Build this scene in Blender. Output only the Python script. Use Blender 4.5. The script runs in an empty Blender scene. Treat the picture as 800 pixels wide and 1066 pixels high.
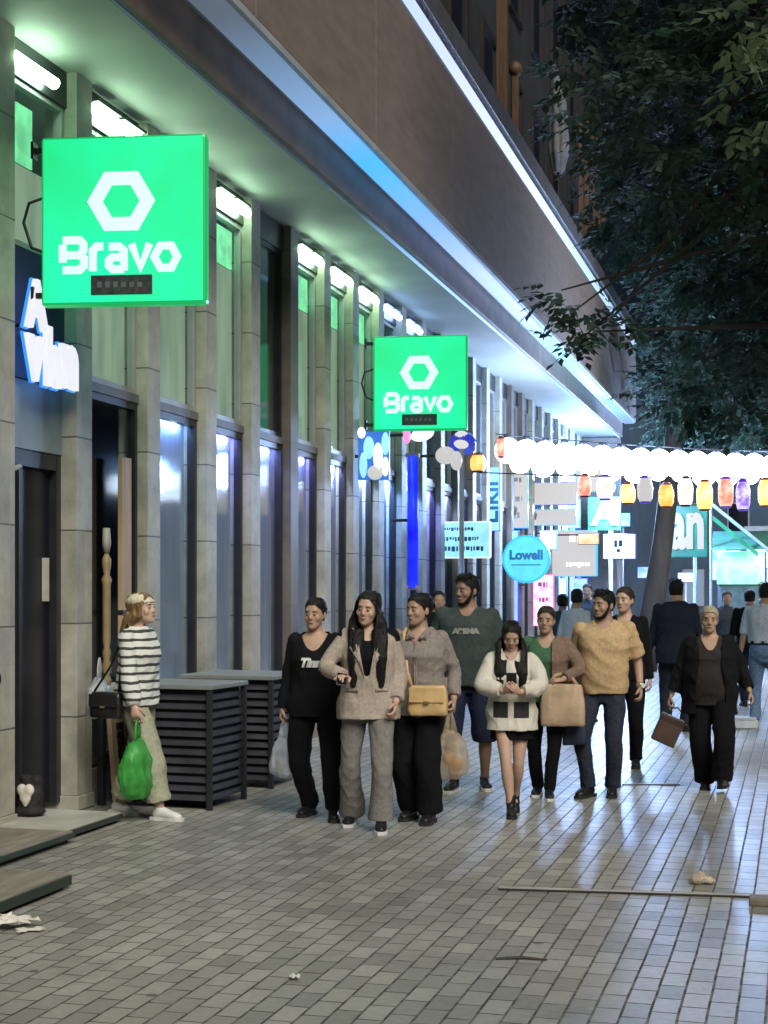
import bpy, bmesh, math, random
import numpy as np
from mathutils import Vector, Matrix, Quaternion
from mathutils.bvhtree import BVHTree

R_ = math.radians
scene = bpy.context.scene
COL = scene.collection
random.seed(7)
rng = np.random.RandomState(11)

# ------------------------------------------------------------------ camera
FPX, CY, VPX, HOR, CAMZ = 1550.0, 533.0, 830.0, 615.0, 1.7   # photo pixels (800 wide)
YAW = math.atan((VPX - 400) / FPX)
SN, CS = math.sin(YAW), math.cos(YAW)
cam_d = bpy.data.cameras.new('camera')
cam_d.sensor_fit = 'HORIZONTAL'
cam_d.sensor_width = 36.0
cam_d.lens = 36.0 * FPX / 800.0
cam_d.shift_y = (HOR - CY) / 800.0
cam_d.clip_end = 600
cam_d.clip_start = 0.05
cam = bpy.data.objects.new('camera', cam_d)
COL.objects.link(cam)
cam.location = (0, 0, CAMZ)
cam.rotation_euler = (R_(90), 0, YAW)
scene.camera = cam

# ------------------------------------------------------------------ world (night sky glow over a city)
world = bpy.data.worlds.new('World')
scene.world = world
world.use_nodes = True
wn = world.node_tree
bg = wn.nodes['Background']
bg.inputs['Color'].default_value = (0.26, 0.36, 0.56, 1)
bg.inputs['Strength'].default_value = 0.028

# ------------------------------------------------------------------ soft high town light from behind the photographer
sun_d = bpy.data.lights.new('sun', 'SUN')
sun_d.energy = 3.3
sun_d.angle = R_(35)
sun_d.color = (1.0, 0.95, 0.85)
sun = bpy.data.objects.new('sun', sun_d)
COL.objects.link(sun)
sun.rotation_euler = Vector((-0.46, 0.58, -0.67)).to_track_quat('-Z', 'Y').to_euler()

scene.view_settings.view_transform = 'Standard'
scene.view_settings.look = 'None'
scene.view_settings.exposure = 0.0
scene.view_settings.gamma = 1.0
scene.render.engine = 'CYCLES'
scene.cycles.use_denoising = True
scene.cycles.max_bounces = 6
scene.cycles.transparent_max_bounces = 12
scene.cycles.sample_clamp_indirect = 6.0
scene.cycles.caustics_reflective = False
scene.cycles.caustics_refractive = False

# ------------------------------------------------------------------ pixel -> world
def ray(u, v):
    a = (u - 400) / FPX
    b = (HOR - v) / FPX
    return Vector((-SN + CS * a, CS + SN * a, b))
def at_d(u, v, d):
    return Vector((0, 0, CAMZ)) + ray(u, v) * d
def ground(u, v):
    return at_d(u, v, CAMZ * FPX / (v - HOR))
def at_X(u, v, X):
    r = ray(u, v); return at_d(u, v, X / r.x)
def at_Y(u, v, Y):
    r = ray(u, v); return at_d(u, v, Y / r.y)

# ------------------------------------------------------------------ materials
MATS = {}
class NT:
    def __init__(s, m):
        s.t = m.node_tree; s.n = s.t.nodes
    def new(s, typ, **kw):
        n = s.n.new(typ)
        for k, v in kw.items():
            if k.startswith('i_'):
                n.inputs[k[2:].replace('_', ' ')].default_value = v
            else: setattr(n, k, v)
        return n
    def link(s, a, b): s.t.links.new(a, b)

def c4(c): return (c[0], c[1], c[2], 1)
def mat(name, color, rough=0.6, var=0.18, scale=6.0, bump=0.0, bscale=60.0, metal=0.0, spec=0.5, emit=None, estr=0.0, coat=0.0, stretch=None, sheen=0.0):
    if name in MATS: return MATS[name]
    m = bpy.data.materials.new(name); m.use_nodes = True
    t = NT(m); b = t.n['Principled BSDF']
    b.inputs['Roughness'].default_value = rough
    b.inputs['Metallic'].default_value = metal
    b.inputs['Specular IOR Level'].default_value = spec
    if coat: b.inputs['Coat Weight'].default_value = coat
    if sheen: b.inputs['Sheen Weight'].default_value = sheen
    tc = t.new('ShaderNodeTexCoord')
    src = tc.outputs['Object']
    if stretch:
        mp = t.new('ShaderNodeMapping'); mp.inputs['Scale'].default_value = stretch
        t.link(src, mp.inputs['Vector']); src = mp.outputs['Vector']
    nz = t.new('ShaderNodeTexNoise'); nz.inputs['Scale'].default_value = scale; nz.inputs['Detail'].default_value = 5
    t.link(src, nz.inputs['Vector'])
    rp = t.new('ShaderNodeValToRGB')
    rp.color_ramp.elements[0].position = 0.3; rp.color_ramp.elements[1].position = 0.7
    lo = [max(0, x * (1 - var)) for x in color]; hi = [min(1, x * (1 + var)) for x in color]
    rp.color_ramp.elements[0].color = c4(lo); rp.color_ramp.elements[1].color = c4(hi)
    t.link(nz.outputs['Fac'], rp.inputs['Fac'])
    t.link(rp.outputs['Color'], b.inputs['Base Color'])
    if bump:
        n2 = t.new('ShaderNodeTexNoise'); n2.inputs['Scale'].default_value = bscale; n2.inputs['Detail'].default_value = 4
        t.link(src, n2.inputs['Vector'])
        bp = t.new('ShaderNodeBump'); bp.inputs['Strength'].default_value = bump; bp.inputs['Distance'].default_value = 0.01
        t.link(n2.outputs['Fac'], bp.inputs['Height']); t.link(bp.outputs['Normal'], b.inputs['Normal'])
    if emit:
        b.inputs['Emission Color'].default_value = c4(emit); b.inputs['Emission Strength'].default_value = estr
    MATS[name] = m
    return m

def glow(name, color, strength, var=0.0, scale=3.0, color2=None, stretch=(1, 1, 1)):
    """a lit surface: a lamp, sign face or tube"""
    if name in MATS: return MATS[name]
    m = bpy.data.materials.new(name); m.use_nodes = True
    t = NT(m); b = t.n['Principled BSDF']
    b.inputs['Base Color'].default_value = c4([x * .12 + .02 for x in color])
    b.inputs['Roughness'].default_value = 0.3
    b.inputs['Emission Strength'].default_value = strength
    b.inputs['Emission Color'].default_value = c4(color)
    if color2 or var:
        tc = t.new('ShaderNodeTexCoord'); mp = t.new('ShaderNodeMapping'); mp.inputs['Scale'].default_value = stretch
        nz = t.new('ShaderNodeTexNoise'); nz.inputs['Scale'].default_value = scale; nz.inputs['Detail'].default_value = 3
        rp = t.new('ShaderNodeValToRGB'); rp.color_ramp.elements[0].position = 0.35; rp.color_ramp.elements[1].position = 0.65
        rp.color_ramp.elements[0].color = c4(color); rp.color_ramp.elements[1].color = c4(color2 or [x * (1 - var) for x in color])
        t.link(tc.outputs['Object'], mp.inputs['Vector']); t.link(mp.outputs['Vector'], nz.inputs['Vector'])
        t.link(nz.outputs['Fac'], rp.inputs['Fac']); t.link(rp.outputs['Color'], b.inputs['Emission Color'])
    MATS[name] = m
    return m

def mat_paving():
    m = bpy.data.materials.new('paving_bricks'); m.use_nodes = True
    t = NT(m); b = t.n['Principled BSDF']
    tc = t.new('ShaderNodeTexCoord')
    sp = t.new('ShaderNodeSeparateXYZ'); t.link(tc.outputs['Object'], sp.inputs[0])
    # slight waviness of the courses
    wz = t.new('ShaderNodeTexNoise'); wz.inputs['Scale'].default_value = 1.1; wz.inputs['Detail'].default_value = 2
    t.link(tc.outputs['Object'], wz.inputs['Vector'])
    wo = t.new('ShaderNodeMath', operation='MULTIPLY_ADD'); wo.inputs[1].default_value = 0.014; t.link(wz.outputs['Fac'], wo.inputs[0]); t.link(sp.outputs['X'], wo.inputs[2])
    wy = t.new('ShaderNodeMath', operation='MULTIPLY_ADD'); wy.inputs[1].default_value = 0.014; t.link(wz.outputs['Fac'], wy.inputs[0]); t.link(sp.outputs['Y'], wy.inputs[2])
    cb = t.new('ShaderNodeCombineXYZ'); t.link(wy.outputs[0], cb.inputs['X']); t.link(wo.outputs[0], cb.inputs['Y'])
    def brick(ms, c1, c2, mo):
        br = t.new('ShaderNodeTexBrick'); br.offset = 0.5
        br.inputs['Scale'].default_value = 1; br.inputs['Brick Width'].default_value = 0.21; br.inputs['Row Height'].default_value = 0.112
        br.inputs['Mortar Size'].default_value = ms; br.inputs['Mortar Smooth'].default_value = 0.25; br.inputs['Bias'].default_value = 0
        br.inputs['Color1'].default_value = c4(c1); br.inputs['Color2'].default_value = c4(c2); br.inputs['Mortar'].default_value = c4(mo)
        t.link(cb.outputs[0], br.inputs['Vector']); return br
    br = brick(0.0062, (0.245, 0.235, 0.21), (0.39, 0.38, 0.345), (0.045, 0.043, 0.04))
    n1 = t.new('ShaderNodeTexNoise'); n1.inputs['Scale'].default_value = 0.55; n1.inputs['Detail'].default_value = 6
    t.link(tc.outputs['Object'], n1.inputs['Vector'])
    r1 = t.new('ShaderNodeMapRange'); r1.inputs['From Min'].default_value = .3; r1.inputs['From Max'].default_value = .7; r1.inputs['To Min'].default_value = .72; r1.inputs['To Max'].default_value = 1.15
    t.link(n1.outputs['Fac'], r1.inputs['Value'])
    n2 = t.new('ShaderNodeTexNoise'); n2.inputs['Scale'].default_value = 28; n2.inputs['Detail'].default_value = 6
    t.link(tc.outputs['Object'], n2.inputs['Vector'])
    r2 = t.new('ShaderNodeMapRange'); r2.inputs['To Min'].default_value = .75; r2.inputs['To Max'].default_value = 1.25; t.link(n2.outputs['Fac'], r2.inputs['Value'])
    mm = t.new('ShaderNodeMath', operation='MULTIPLY'); t.link(r1.outputs[0], mm.inputs[0]); t.link(r2.outputs[0], mm.inputs[1])
    mx = t.new('ShaderNodeMixRGB', blend_type='MULTIPLY'); mx.inputs['Fac'].default_value = 1
    t.link(br.outputs['Color'], mx.inputs['Color1']); t.link(mm.outputs[0], mx.inputs['Color2'])
    # joints: dark only in places, filled with pale dust elsewhere
    n4 = t.new('ShaderNodeTexNoise'); n4.inputs['Scale'].default_value = 11; n4.inputs['Detail'].default_value = 2
    t.link(tc.outputs['Object'], n4.inputs['Vector'])
    r4 = t.new('ShaderNodeMapRange'); r4.inputs['From Min'].default_value = .42; r4.inputs['From Max'].default_value = .6; r4.inputs['To Min'].default_value = 0; r4.inputs['To Max'].default_value = .7
    t.link(n4.outputs['Fac'], r4.inputs['Value'])
    jm = t.new('ShaderNodeMath', operation='MULTIPLY'); t.link(br.outputs['Fac'], jm.inputs[0]); t.link(r4.outputs[0], jm.inputs[1])
    dj = t.new('ShaderNodeMixRGB'); t.link(jm.outputs[0], dj.inputs['Fac']); t.link(mx.outputs[0], dj.inputs['Color1']); dj.inputs['Color2'].default_value = (.22, .21, .19, 1)
    # blotches: old stains and worn patches
    n5 = t.new('ShaderNodeTexNoise'); n5.inputs['Scale'].default_value = 1.7; n5.inputs['Detail'].default_value = 8; n5.inputs['Roughness'].default_value = .7
    t.link(tc.outputs['Object'], n5.inputs['Vector'])
    r5 = t.new('ShaderNodeMapRange'); r5.inputs['From Min'].default_value = .55; r5.inputs['From Max'].default_value = .72; r5.inputs['To Min'].default_value = 0; r5.inputs['To Max'].default_value = .55
    t.link(n5.outputs['Fac'], r5.inputs['Value'])
    st = t.new('ShaderNodeMixRGB'); t.link(r5.outputs[0], st.inputs['Fac']); t.link(dj.outputs[0], st.inputs['Color1']); st.inputs['Color2'].default_value = (.10, .095, .085, 1)
    vo = t.new('ShaderNodeTexVoronoi'); vo.inputs['Scale'].default_value = 1.3; t.link(tc.outputs['Object'], vo.inputs['Vector'])
    gu = t.new('ShaderNodeMath', operation='LESS_THAN'); gu.inputs[1].default_value = .035; t.link(vo.outputs['Distance'], gu.inputs[0])
    g2 = t.new('ShaderNodeMath', operation='MULTIPLY'); g2.inputs[1].default_value = .7; t.link(gu.outputs[0], g2.inputs[0])
    gm_ = t.new('ShaderNodeMixRGB'); t.link(g2.outputs[0], gm_.inputs['Fac']); t.link(st.outputs[0], gm_.inputs['Color1']); gm_.inputs['Color2'].default_value = (.06, .058, .055, 1)
    t.link(gm_.outputs[0], b.inputs['Base Color'])
    rr = t.new('ShaderNodeMapRange'); rr.inputs['To Min'].default_value = .29; rr.inputs['To Max'].default_value = .52
    t.link(n1.outputs['Fac'], rr.inputs['Value'])
    ad = t.new('ShaderNodeMath', operation='MULTIPLY_ADD'); ad.inputs[1].default_value = 0.3
    t.link(br.outputs['Fac'], ad.inputs[0]); t.link(rr.outputs[0], ad.inputs[2]); t.link(ad.outputs[0], b.inputs['Roughness'])
    b.inputs['Specular IOR Level'].default_value = 0.55
    # bump: mortar grooves + uneven stones
    inv = t.new('ShaderNodeMath', operation='SUBTRACT'); inv.inputs[0].default_value = 1; t.link(br.outputs['Fac'], inv.inputs[1])
    cg = t.new('ShaderNodeRGBToBW'); t.link(br.outputs['Color'], cg.inputs[0])
    h1 = t.new('ShaderNodeMath', operation='MULTIPLY_ADD'); h1.inputs[1].default_value = 1.2; t.link(cg.outputs[0], h1.inputs[0]); t.link(inv.outputs[0], h1.inputs[2])
    h2 = t.new('ShaderNodeMath', operation='MULTIPLY_ADD'); h2.inputs[1].default_value = 0.35; t.link(n2.outputs['Fac'], h2.inputs[0]); t.link(h1.outputs[0], h2.inputs[2])
    n3 = t.new('ShaderNodeTexNoise'); n3.inputs['Scale'].default_value = 4.5; n3.inputs['Detail'].default_value = 2
    t.link(tc.outputs['Object'], n3.inputs['Vector'])
    h3 = t.new('ShaderNodeMath', operation='MULTIPLY_ADD'); h3.inputs[1].default_value = 1.6; t.link(n3.outputs['Fac'], h3.inputs[0]); t.link(h2.outputs[0], h3.inputs[2])
    bp = t.new('ShaderNodeBump'); bp.inputs['Strength'].default_value = 0.5; bp.inputs['Distance'].default_value = 0.006
    t.link(h3.outputs[0], bp.inputs['Height']); t.link(bp.outputs['Normal'], b.inputs['Normal'])
    return m

def mat_glass(name='window_glass', tint=(0.95, 0.97, 0.98), refl=0.07):
    if name in MATS: return MATS[name]
    m = bpy.data.materials.new(name); m.use_nodes = True
    t = NT(m); t.n.remove(t.n['Principled BSDF'])
    out = t.n['Material Output']
    tr = t.new('ShaderNodeBsdfTransparent'); tr.inputs['Color'].default_value = c4(tint)
    gl = t.new('ShaderNodeBsdfGlossy'); gl.inputs['Roughness'].default_value = 0.06; gl.inputs['Color'].default_value = (.8, .88, .95, 1)
    mx = t.new('ShaderNodeMixShader'); mx.inputs[0].default_value = refl
    t.link(tr.outputs[0], mx.inputs[1]); t.link(gl.outputs[0], mx.inputs[2]); t.link(mx.outputs[0], out.inputs['Surface'])
    MATS[name] = m; return m

def mat_plastic(name, color, alpha=0.55):
    """thin translucent carrier-bag film"""
    if name in MATS: return MATS[name]
    m = bpy.data.materials.new(name); m.use_nodes = True
    t = NT(m); b = t.n['Principled BSDF']; out = t.n['Material Output']
    b.inputs['Roughness'].default_value = 0.35
    tc = t.new('ShaderNodeTexCoord'); nz = t.new('ShaderNodeTexNoise'); nz.inputs['Scale'].default_value = 14; nz.inputs['Detail'].default_value = 4
    t.link(tc.outputs['Object'], nz.inputs['Vector'])
    rp = t.new('ShaderNodeValToRGB'); rp.color_ramp.elements[0].position = .35; rp.color_ramp.elements[1].position = .65
    rp.color_ramp.elements[0].color = c4([x * .65 for x in color]); rp.color_ramp.elements[1].color = c4(color)
    t.link(nz.outputs['Fac'], rp.inputs['Fac']); t.link(rp.outputs[0], b.inputs['Base Color'])
    bp = t.new('ShaderNodeBump'); bp.inputs['Strength'].default_value = .6; bp.inputs['Distance'].default_value = .02
    t.link(nz.outputs['Fac'], bp.inputs['Height']); t.link(bp.outputs[0], b.inputs['Normal'])
    tl = t.new('ShaderNodeBsdfTranslucent'); tl.inputs['Color'].default_value = c4(color)
    tr = t.new('ShaderNodeBsdfTransparent')
    m1 = t.new('ShaderNodeMixShader'); m1.inputs[0].default_value = .4; t.link(b.outputs[0], m1.inputs[1]); t.link(tl.outputs[0], m1.inputs[2])
    m2 = t.new('ShaderNodeMixShader'); m2.inputs[0].default_value = 1 - alpha; t.link(m1.outputs[0], m2.inputs[1]); t.link(tr.outputs[0], m2.inputs[2])
    t.link(m2.outputs[0], out.inputs['Surface'])
    MATS[name] = m; return m

def mat_bands(name, c1, c2, mode):
    """cloth with a woven pattern in object space: 'stripes' or 'panel'"""
    m = bpy.data.materials.new(name); m.use_nodes = True
    t = NT(m); b = t.n['Principled BSDF']; b.inputs['Roughness'].default_value = .85
    tc = t.new('ShaderNodeTexCoord'); sp = t.new('ShaderNodeSeparateXYZ'); t.link(tc.outputs['Object'], sp.inputs[0])
    nz = t.new('ShaderNodeTexNoise'); nz.inputs['Scale'].default_value = 7; t.link(tc.outputs['Object'], nz.inputs['Vector'])
    mx = t.new('ShaderNodeMixRGB'); mx.inputs['Color1'].default_value = c4(c1); mx.inputs['Color2'].default_value = c4(c2)
    if mode == 'stripes':
        a = t.new('ShaderNodeMath', operation='MULTIPLY_ADD'); a.inputs[1].default_value = .035; t.link(nz.outputs['Fac'], a.inputs[0]); t.link(sp.outputs['Z'], a.inputs[2])
        f = t.new('ShaderNodeMath', operation='MULTIPLY'); f.inputs[1].default_value = 1 / .062; t.link(a.outputs[0], f.inputs[0])
        fr = t.new('ShaderNodeMath', operation='FRACT'); t.link(f.outputs[0], fr.inputs[0])
        gt = t.new('ShaderNodeMath', operation='GREATER_THAN'); gt.inputs[1].default_value = .66; t.link(fr.outputs[0], gt.inputs[0])
        t.link(gt.outputs[0], mx.inputs['Fac'])
    else:
        lo, hi, half, gap, off = mode
        g1 = t.new('ShaderNodeMath', operation='GREATER_THAN'); g1.inputs[1].default_value = lo; t.link(sp.outputs['Z'], g1.inputs[0])
        g2 = t.new('ShaderNodeMath', operation='LESS_THAN'); g2.inputs[1].default_value = hi; t.link(sp.outputs['Z'], g2.inputs[0])
        sb = t.new('ShaderNodeMath', operation='SUBTRACT'); sb.inputs[1].default_value = off; t.link(sp.outputs['X'], sb.inputs[0])
        ab = t.new('ShaderNodeMath', operation='ABSOLUTE'); t.link(sb.outputs[0], ab.inputs[0])
        g3 = t.new('ShaderNodeMath', operation='GREATER_THAN'); g3.inputs[1].default_value = gap; t.link(ab.outputs[0], g3.inputs[0])
        g4 = t.new('ShaderNodeMath', operation='LESS_THAN'); g4.inputs[1].default_value = half; t.link(ab.outputs[0], g4.inputs[0])
        p = g1
        for q in (g2, g3, g4):
            mu = t.new('ShaderNodeMath', operation='MULTIPLY'); t.link(p.outputs[0], mu.inputs[0]); t.link(q.outputs[0], mu.inputs[1]); p = mu
        t.link(p.outputs[0], mx.inputs['Fac'])
    t.link(mx.outputs[0], b.inputs['Base Color'])
    n2 = t.new('ShaderNodeTexNoise'); n2.inputs['Scale'].default_value = 120; t.link(tc.outputs['Object'], n2.inputs['Vector'])
    bp = t.new('ShaderNodeBump'); bp.inputs['Strength'].default_value = .3; bp.inputs['Distance'].default_value = .004
    t.link(n2.outputs['Fac'], bp.inputs['Height']); t.link(bp.outputs[0], b.inputs['Normal'])
    return m

# ------------------------------------------------------------------ mesh builder
class MB:
    def __init__(s): s.v = []; s.f = []
    def add(s, vs, fs):
        o = len(s.v); s.v.extend([tuple(p) for p in vs]); s.f.extend([tuple(i + o for i in f) for f in fs]); return s
    def box(s, a, b, rot=None, org=None):
        x0, y0, z0 = a; x1, y1, z1 = b
        vs = [Vector(p) for p in ((x0, y0, z0), (x1, y0, z0), (x1, y1, z0), (x0, y1, z0), (x0, y0, z1), (x1, y0, z1), (x1, y1, z1), (x0, y1, z1))]
        if rot is not None:
            o = Vector(org) if org is not None else sum(vs, Vector()) / 8
            vs = [o + rot @ (p - o) for p in vs]
        return s.add(vs, [(0, 3, 2, 1), (4, 5, 6, 7), (0, 1, 5, 4), (1, 2, 6, 5), (2, 3, 7, 6), (3, 0, 4, 7)])
    def tube(s, pts, rad, seg=10, up=None, caps=True):
        """rad: list of r or (rx, ry)"""
        pts = [Vector(p) for p in pts]; n = len(pts)
        if not isinstance(rad, (list, tuple)) : rad = [rad] * n
        vs = []; fs = []
        ref = Vector(up) if up is not None else None
        prevx = None
        for i, p in enumerate(pts):
            t = (pts[min(i + 1, n - 1)] - pts[max(i - 1, 0)])
            if t.length < 1e-9: t = Vector((0, 0, 1))
            t.normalize()
            if prevx is None:
                a = ref if ref is not None else (Vector((1, 0, 0)) if abs(t.x) < .8 else Vector((0, 1, 0)))
                x = (a - t * a.dot(t)).normalized()
            else:
                x = (prevx - t * prevx.dot(t))
                x = x.normalized() if x.length > 1e-6 else prevx
            prevx = x; y = t.cross(x)
            r = rad[i]; rx, ry = (r if isinstance(r, (tuple, list)) else (r, r))
            for k in range(seg):
                a = 2 * math.pi * k / seg
                vs.append(p + x * (math.cos(a) * rx) + y * (math.sin(a) * ry))
        for i in range(n - 1):
            for k in range(seg):
                k2 = (k + 1) % seg
                fs.append((i * seg + k, i * seg + k2, (i + 1) * seg + k2, (i + 1) * seg + k))
        if caps:
            fs.append(tuple(range(seg - 1, -1, -1))); fs.append(tuple((n - 1) * seg + k for k in range(seg)))
        return s.add(vs, fs)
    def rings(s, rings, seg=28, exp=2.3, caps=True):
        """rings: (center, rx, ry) horizontal superellipse rings along z"""
        vs = []; fs = []
        for c, rx, ry in rings:
            for k in range(seg):
                a = 2 * math.pi * k / seg; ca, sa = math.cos(a), math.sin(a)
                vs.append((c[0] + rx * math.copysign(abs(ca) ** (2 / exp), ca), c[1] + ry * math.copysign(abs(sa) ** (2 / exp), sa), c[2]))
        n = len(rings)
        for i in range(n - 1):
            for k in range(seg):
                k2 = (k + 1) % seg
                fs.append((i * seg + k, i * seg + k2, (i + 1) * seg + k2, (i + 1) * seg + k))
        if caps:
            fs.append(tuple(range(seg - 1, -1, -1))); fs.append(tuple((n - 1) * seg + k for k in range(seg)))
        return s.add(vs, fs)
    def ball(s, c, r, rot=None, nu=14, nv=10):
        if not isinstance(r, (tuple, list)): r = (r, r, r)
        c = Vector(c); vs = []; fs = []
        def P(p):
            q = Vector((p[0] * r[0], p[1] * r[1], p[2] * r[2]))
            return c + (rot @ q if rot is not None else q)
        vs.append(P((0, 0, -1)))
        for j in range(1, nv):
            th = -math.pi / 2 + math.pi * j / nv
            for k in range(nu):
                a = 2 * math.pi * k / nu
                vs.append(P((math.cos(th) * math.cos(a), math.cos(th) * math.sin(a), math.sin(th))))
        vs.append(P((0, 0, 1)))
        for k in range(nu): fs.append((0, 1 + (k + 1) % nu, 1 + k))
        for j in range(nv - 2):
            for k in range(nu):
                a = 1 + j * nu + k; b2 = 1 + j * nu + (k + 1) % nu
                fs.append((a, b2, b2 + nu, a + nu))
        L = len(vs) - 1
        for k in range(nu): fs.append((L, L - nu + k, L - nu + (k + 1) % nu))
        return s.add(vs, fs)
    def poly(s, pts, axis_n, thick):
        """extruded polygon"""
        n = len(pts); nn = Vector(axis_n) * thick
        vs = [Vector(p) for p in pts] + [Vector(p) + nn for p in pts]
        fs = [tuple(range(n - 1, -1, -1)), tuple(range(n, 2 * n))] + [(i, (i + 1) % n, n + (i + 1) % n, n + i) for i in range(n)]
        return s.add(vs, fs)
    def xf(s, fn):
        s.v = [tuple(fn(Vector(p))) for p in s.v]; return s
    def mesh(s, name):
        me = bpy.data.meshes.new(name); me.from_pydata(s.v, [], s.f); me.update()
        return me
    def build(s, name, m, parent=None, smooth=False, bevel=0.0):
        me = s.mesh(name)
        if bevel:
            bm = bmesh.new(); bm.from_mesh(me)
            bmesh.ops.recalc_face_normals(bm, faces=bm.faces)
            ed = [e for e in bm.edges if len(e.link_faces) == 2 and e.calc_face_angle(0) > .6]
            bmesh.ops.bevel(bm, geom=ed, offset=bevel, segments=2, affect='EDGES', profile=.6)
            bm.to_mesh(me); bm.free()
        else:
            bm = bmesh.new(); bm.from_mesh(me); bmesh.ops.recalc_face_normals(bm, faces=bm.faces); bm.to_mesh(me); bm.free()
        if smooth:
            me.polygons.foreach_set('use_smooth', [True] * len(me.polygons))
        return link(name, me, m, parent)

def link(name, me, m, parent=None):
    o = bpy.data.objects.new(name, me)
    if m is not None:
        me.materials.clear()
        for q in (m if isinstance(m, (list, tuple)) else [m]): me.materials.append(q)
    COL.objects.link(o)
    if parent is not None: o.parent = parent
    return o

def empty(name, loc=(0, 0, 0), rz=0):
    o = bpy.data.objects.new(name, None); COL.objects.link(o); o.location = loc; o.rotation_euler = (0, 0, rz); o.empty_display_size = .1
    return o
def tag(o, label=None, cat=None, group=None, kind=None):
    if label: o['label'] = label
    if cat: o['category'] = cat
    if group: o['group'] = group
    if kind: o['kind'] = kind
    return o

def remesh_mb(mb, voxel, smooth=4, fac=0.6):
    me = mb.mesh('tmp'); ob = bpy.data.objects.new('tmp', me); COL.objects.link(ob)
    bm = bmesh.new(); bm.from_mesh(me); bmesh.ops.recalc_face_normals(bm, faces=bm.faces); bm.to_mesh(me); bm.free()
    r = ob.modifiers.new('r', 'REMESH'); r.mode = 'VOXEL'; r.voxel_size = voxel; r.adaptivity = 0
    if smooth:
        q = ob.modifiers.new('s', 'SMOOTH'); q.iterations = smooth; q.factor = fac
    dg = bpy.context.evaluated_depsgraph_get()
    out = bpy.data.meshes.new_from_object(ob.evaluated_get(dg))
    bpy.data.objects.remove(ob); bpy.data.meshes.remove(me)
    return out
def mesh_np(me):
    a = np.empty(len(me.vertices) * 3); me.vertices.foreach_get('co', a); return a.reshape(-1, 3)
def set_np(me, a):
    me.vertices.foreach_set('co', a.reshape(-1)); me.update()
def normals_np(me):
    a = np.empty(len(me.vertices) * 3); me.vertex_normals.foreach_get('vector', a); return a.reshape(-1, 3)
def wrinkle(me, amp, seed=0, f0=14.0, aniso=(1, 1, 1.0)):
    """cloth folds: sums of warped waves pushed along the normals"""
    rs = np.random.RandomState(seed); p = mesh_np(me); n = normals_np(me); q = p * np.array(aniso)
    w = np.zeros(len(p))
    warp = np.stack([np.sin(q @ rs.normal(size=3) * 7 + rs.rand() * 6) for _ in range(3)], 1) * .06
    q = q + warp
    for i in range(7):
        k = rs.normal(size=3); k /= np.linalg.norm(k); fr = f0 * (1 + .55 * i)
        s = np.sin(q @ k * fr + rs.rand() * 6.28)
        w += (1 - 2 * np.abs(s) ** .7) / (1 + .5 * i) if i % 2 else s / (1 + .5 * i)
    w = np.tanh(w / (1.6 * w.std() + 1e-9))
    set_np(me, p + n * (w * amp / 2)[:, None])
def cut_mesh(me, fn):
    """drop vertices where fn(co array) is True"""
    p = mesh_np(me); kill = fn(p)
    bm = bmesh.new(); bm.from_mesh(me); bm.verts.ensure_lookup_table()
    bmesh.ops.delete(bm, geom=[bm.verts[i] for i in np.nonzero(kill)[0]], context='VERTS')
    bd = [v for v in bm.verts if v.is_boundary]
    for _ in range(6):
        new = {v: (sum((e.other_vert(v).co for e in v.link_edges if e.is_boundary), Vector()) / max(1, sum(e.is_boundary for e in v.link_edges))) * .5 + v.co * .5 for v in bd}
        for v, c in new.items(): v.co = c
    bm.to_mesh(me); bm.free()
def smooth_shade(me):
    me.polygons.foreach_set('use_smooth', [True] * len(me.polygons)); me.update()

def text_mesh(s, size=1.0, extrude=.01, offset=0.0, shear=0.0, align='CENTER', spacing=1.0, res=3):
    cu = bpy.data.curves.new('txt', 'FONT'); cu.body = s; cu.size = size; cu.extrude = extrude; cu.offset = offset; cu.shear = shear
    cu.align_x = align; cu.align_y = 'CENTER'; cu.space_character = spacing; cu.resolution_u = res
    ob = bpy.data.objects.new('txt', cu); COL.objects.link(ob)
    dg = bpy.context.evaluated_depsgraph_get(); me = bpy.data.meshes.new_from_object(ob.evaluated_get(dg))
    bpy.data.objects.remove(ob); bpy.data.curves.remove(cu)
    return me
ROT_FACE = Matrix.Rotation(R_(90), 4, 'X')     # text upright, read from -Y
# ================================================================== SETTING
gm = MB()
gm.add([(-120, -60, 0), (120, -60, 0), (120, 220, 0), (-120, 220, 0)], [(0, 1, 2, 3)])
tag(gm.build('ground', mat_paving()), 'street paving of small grey bricks', None, None, 'structure')

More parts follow.
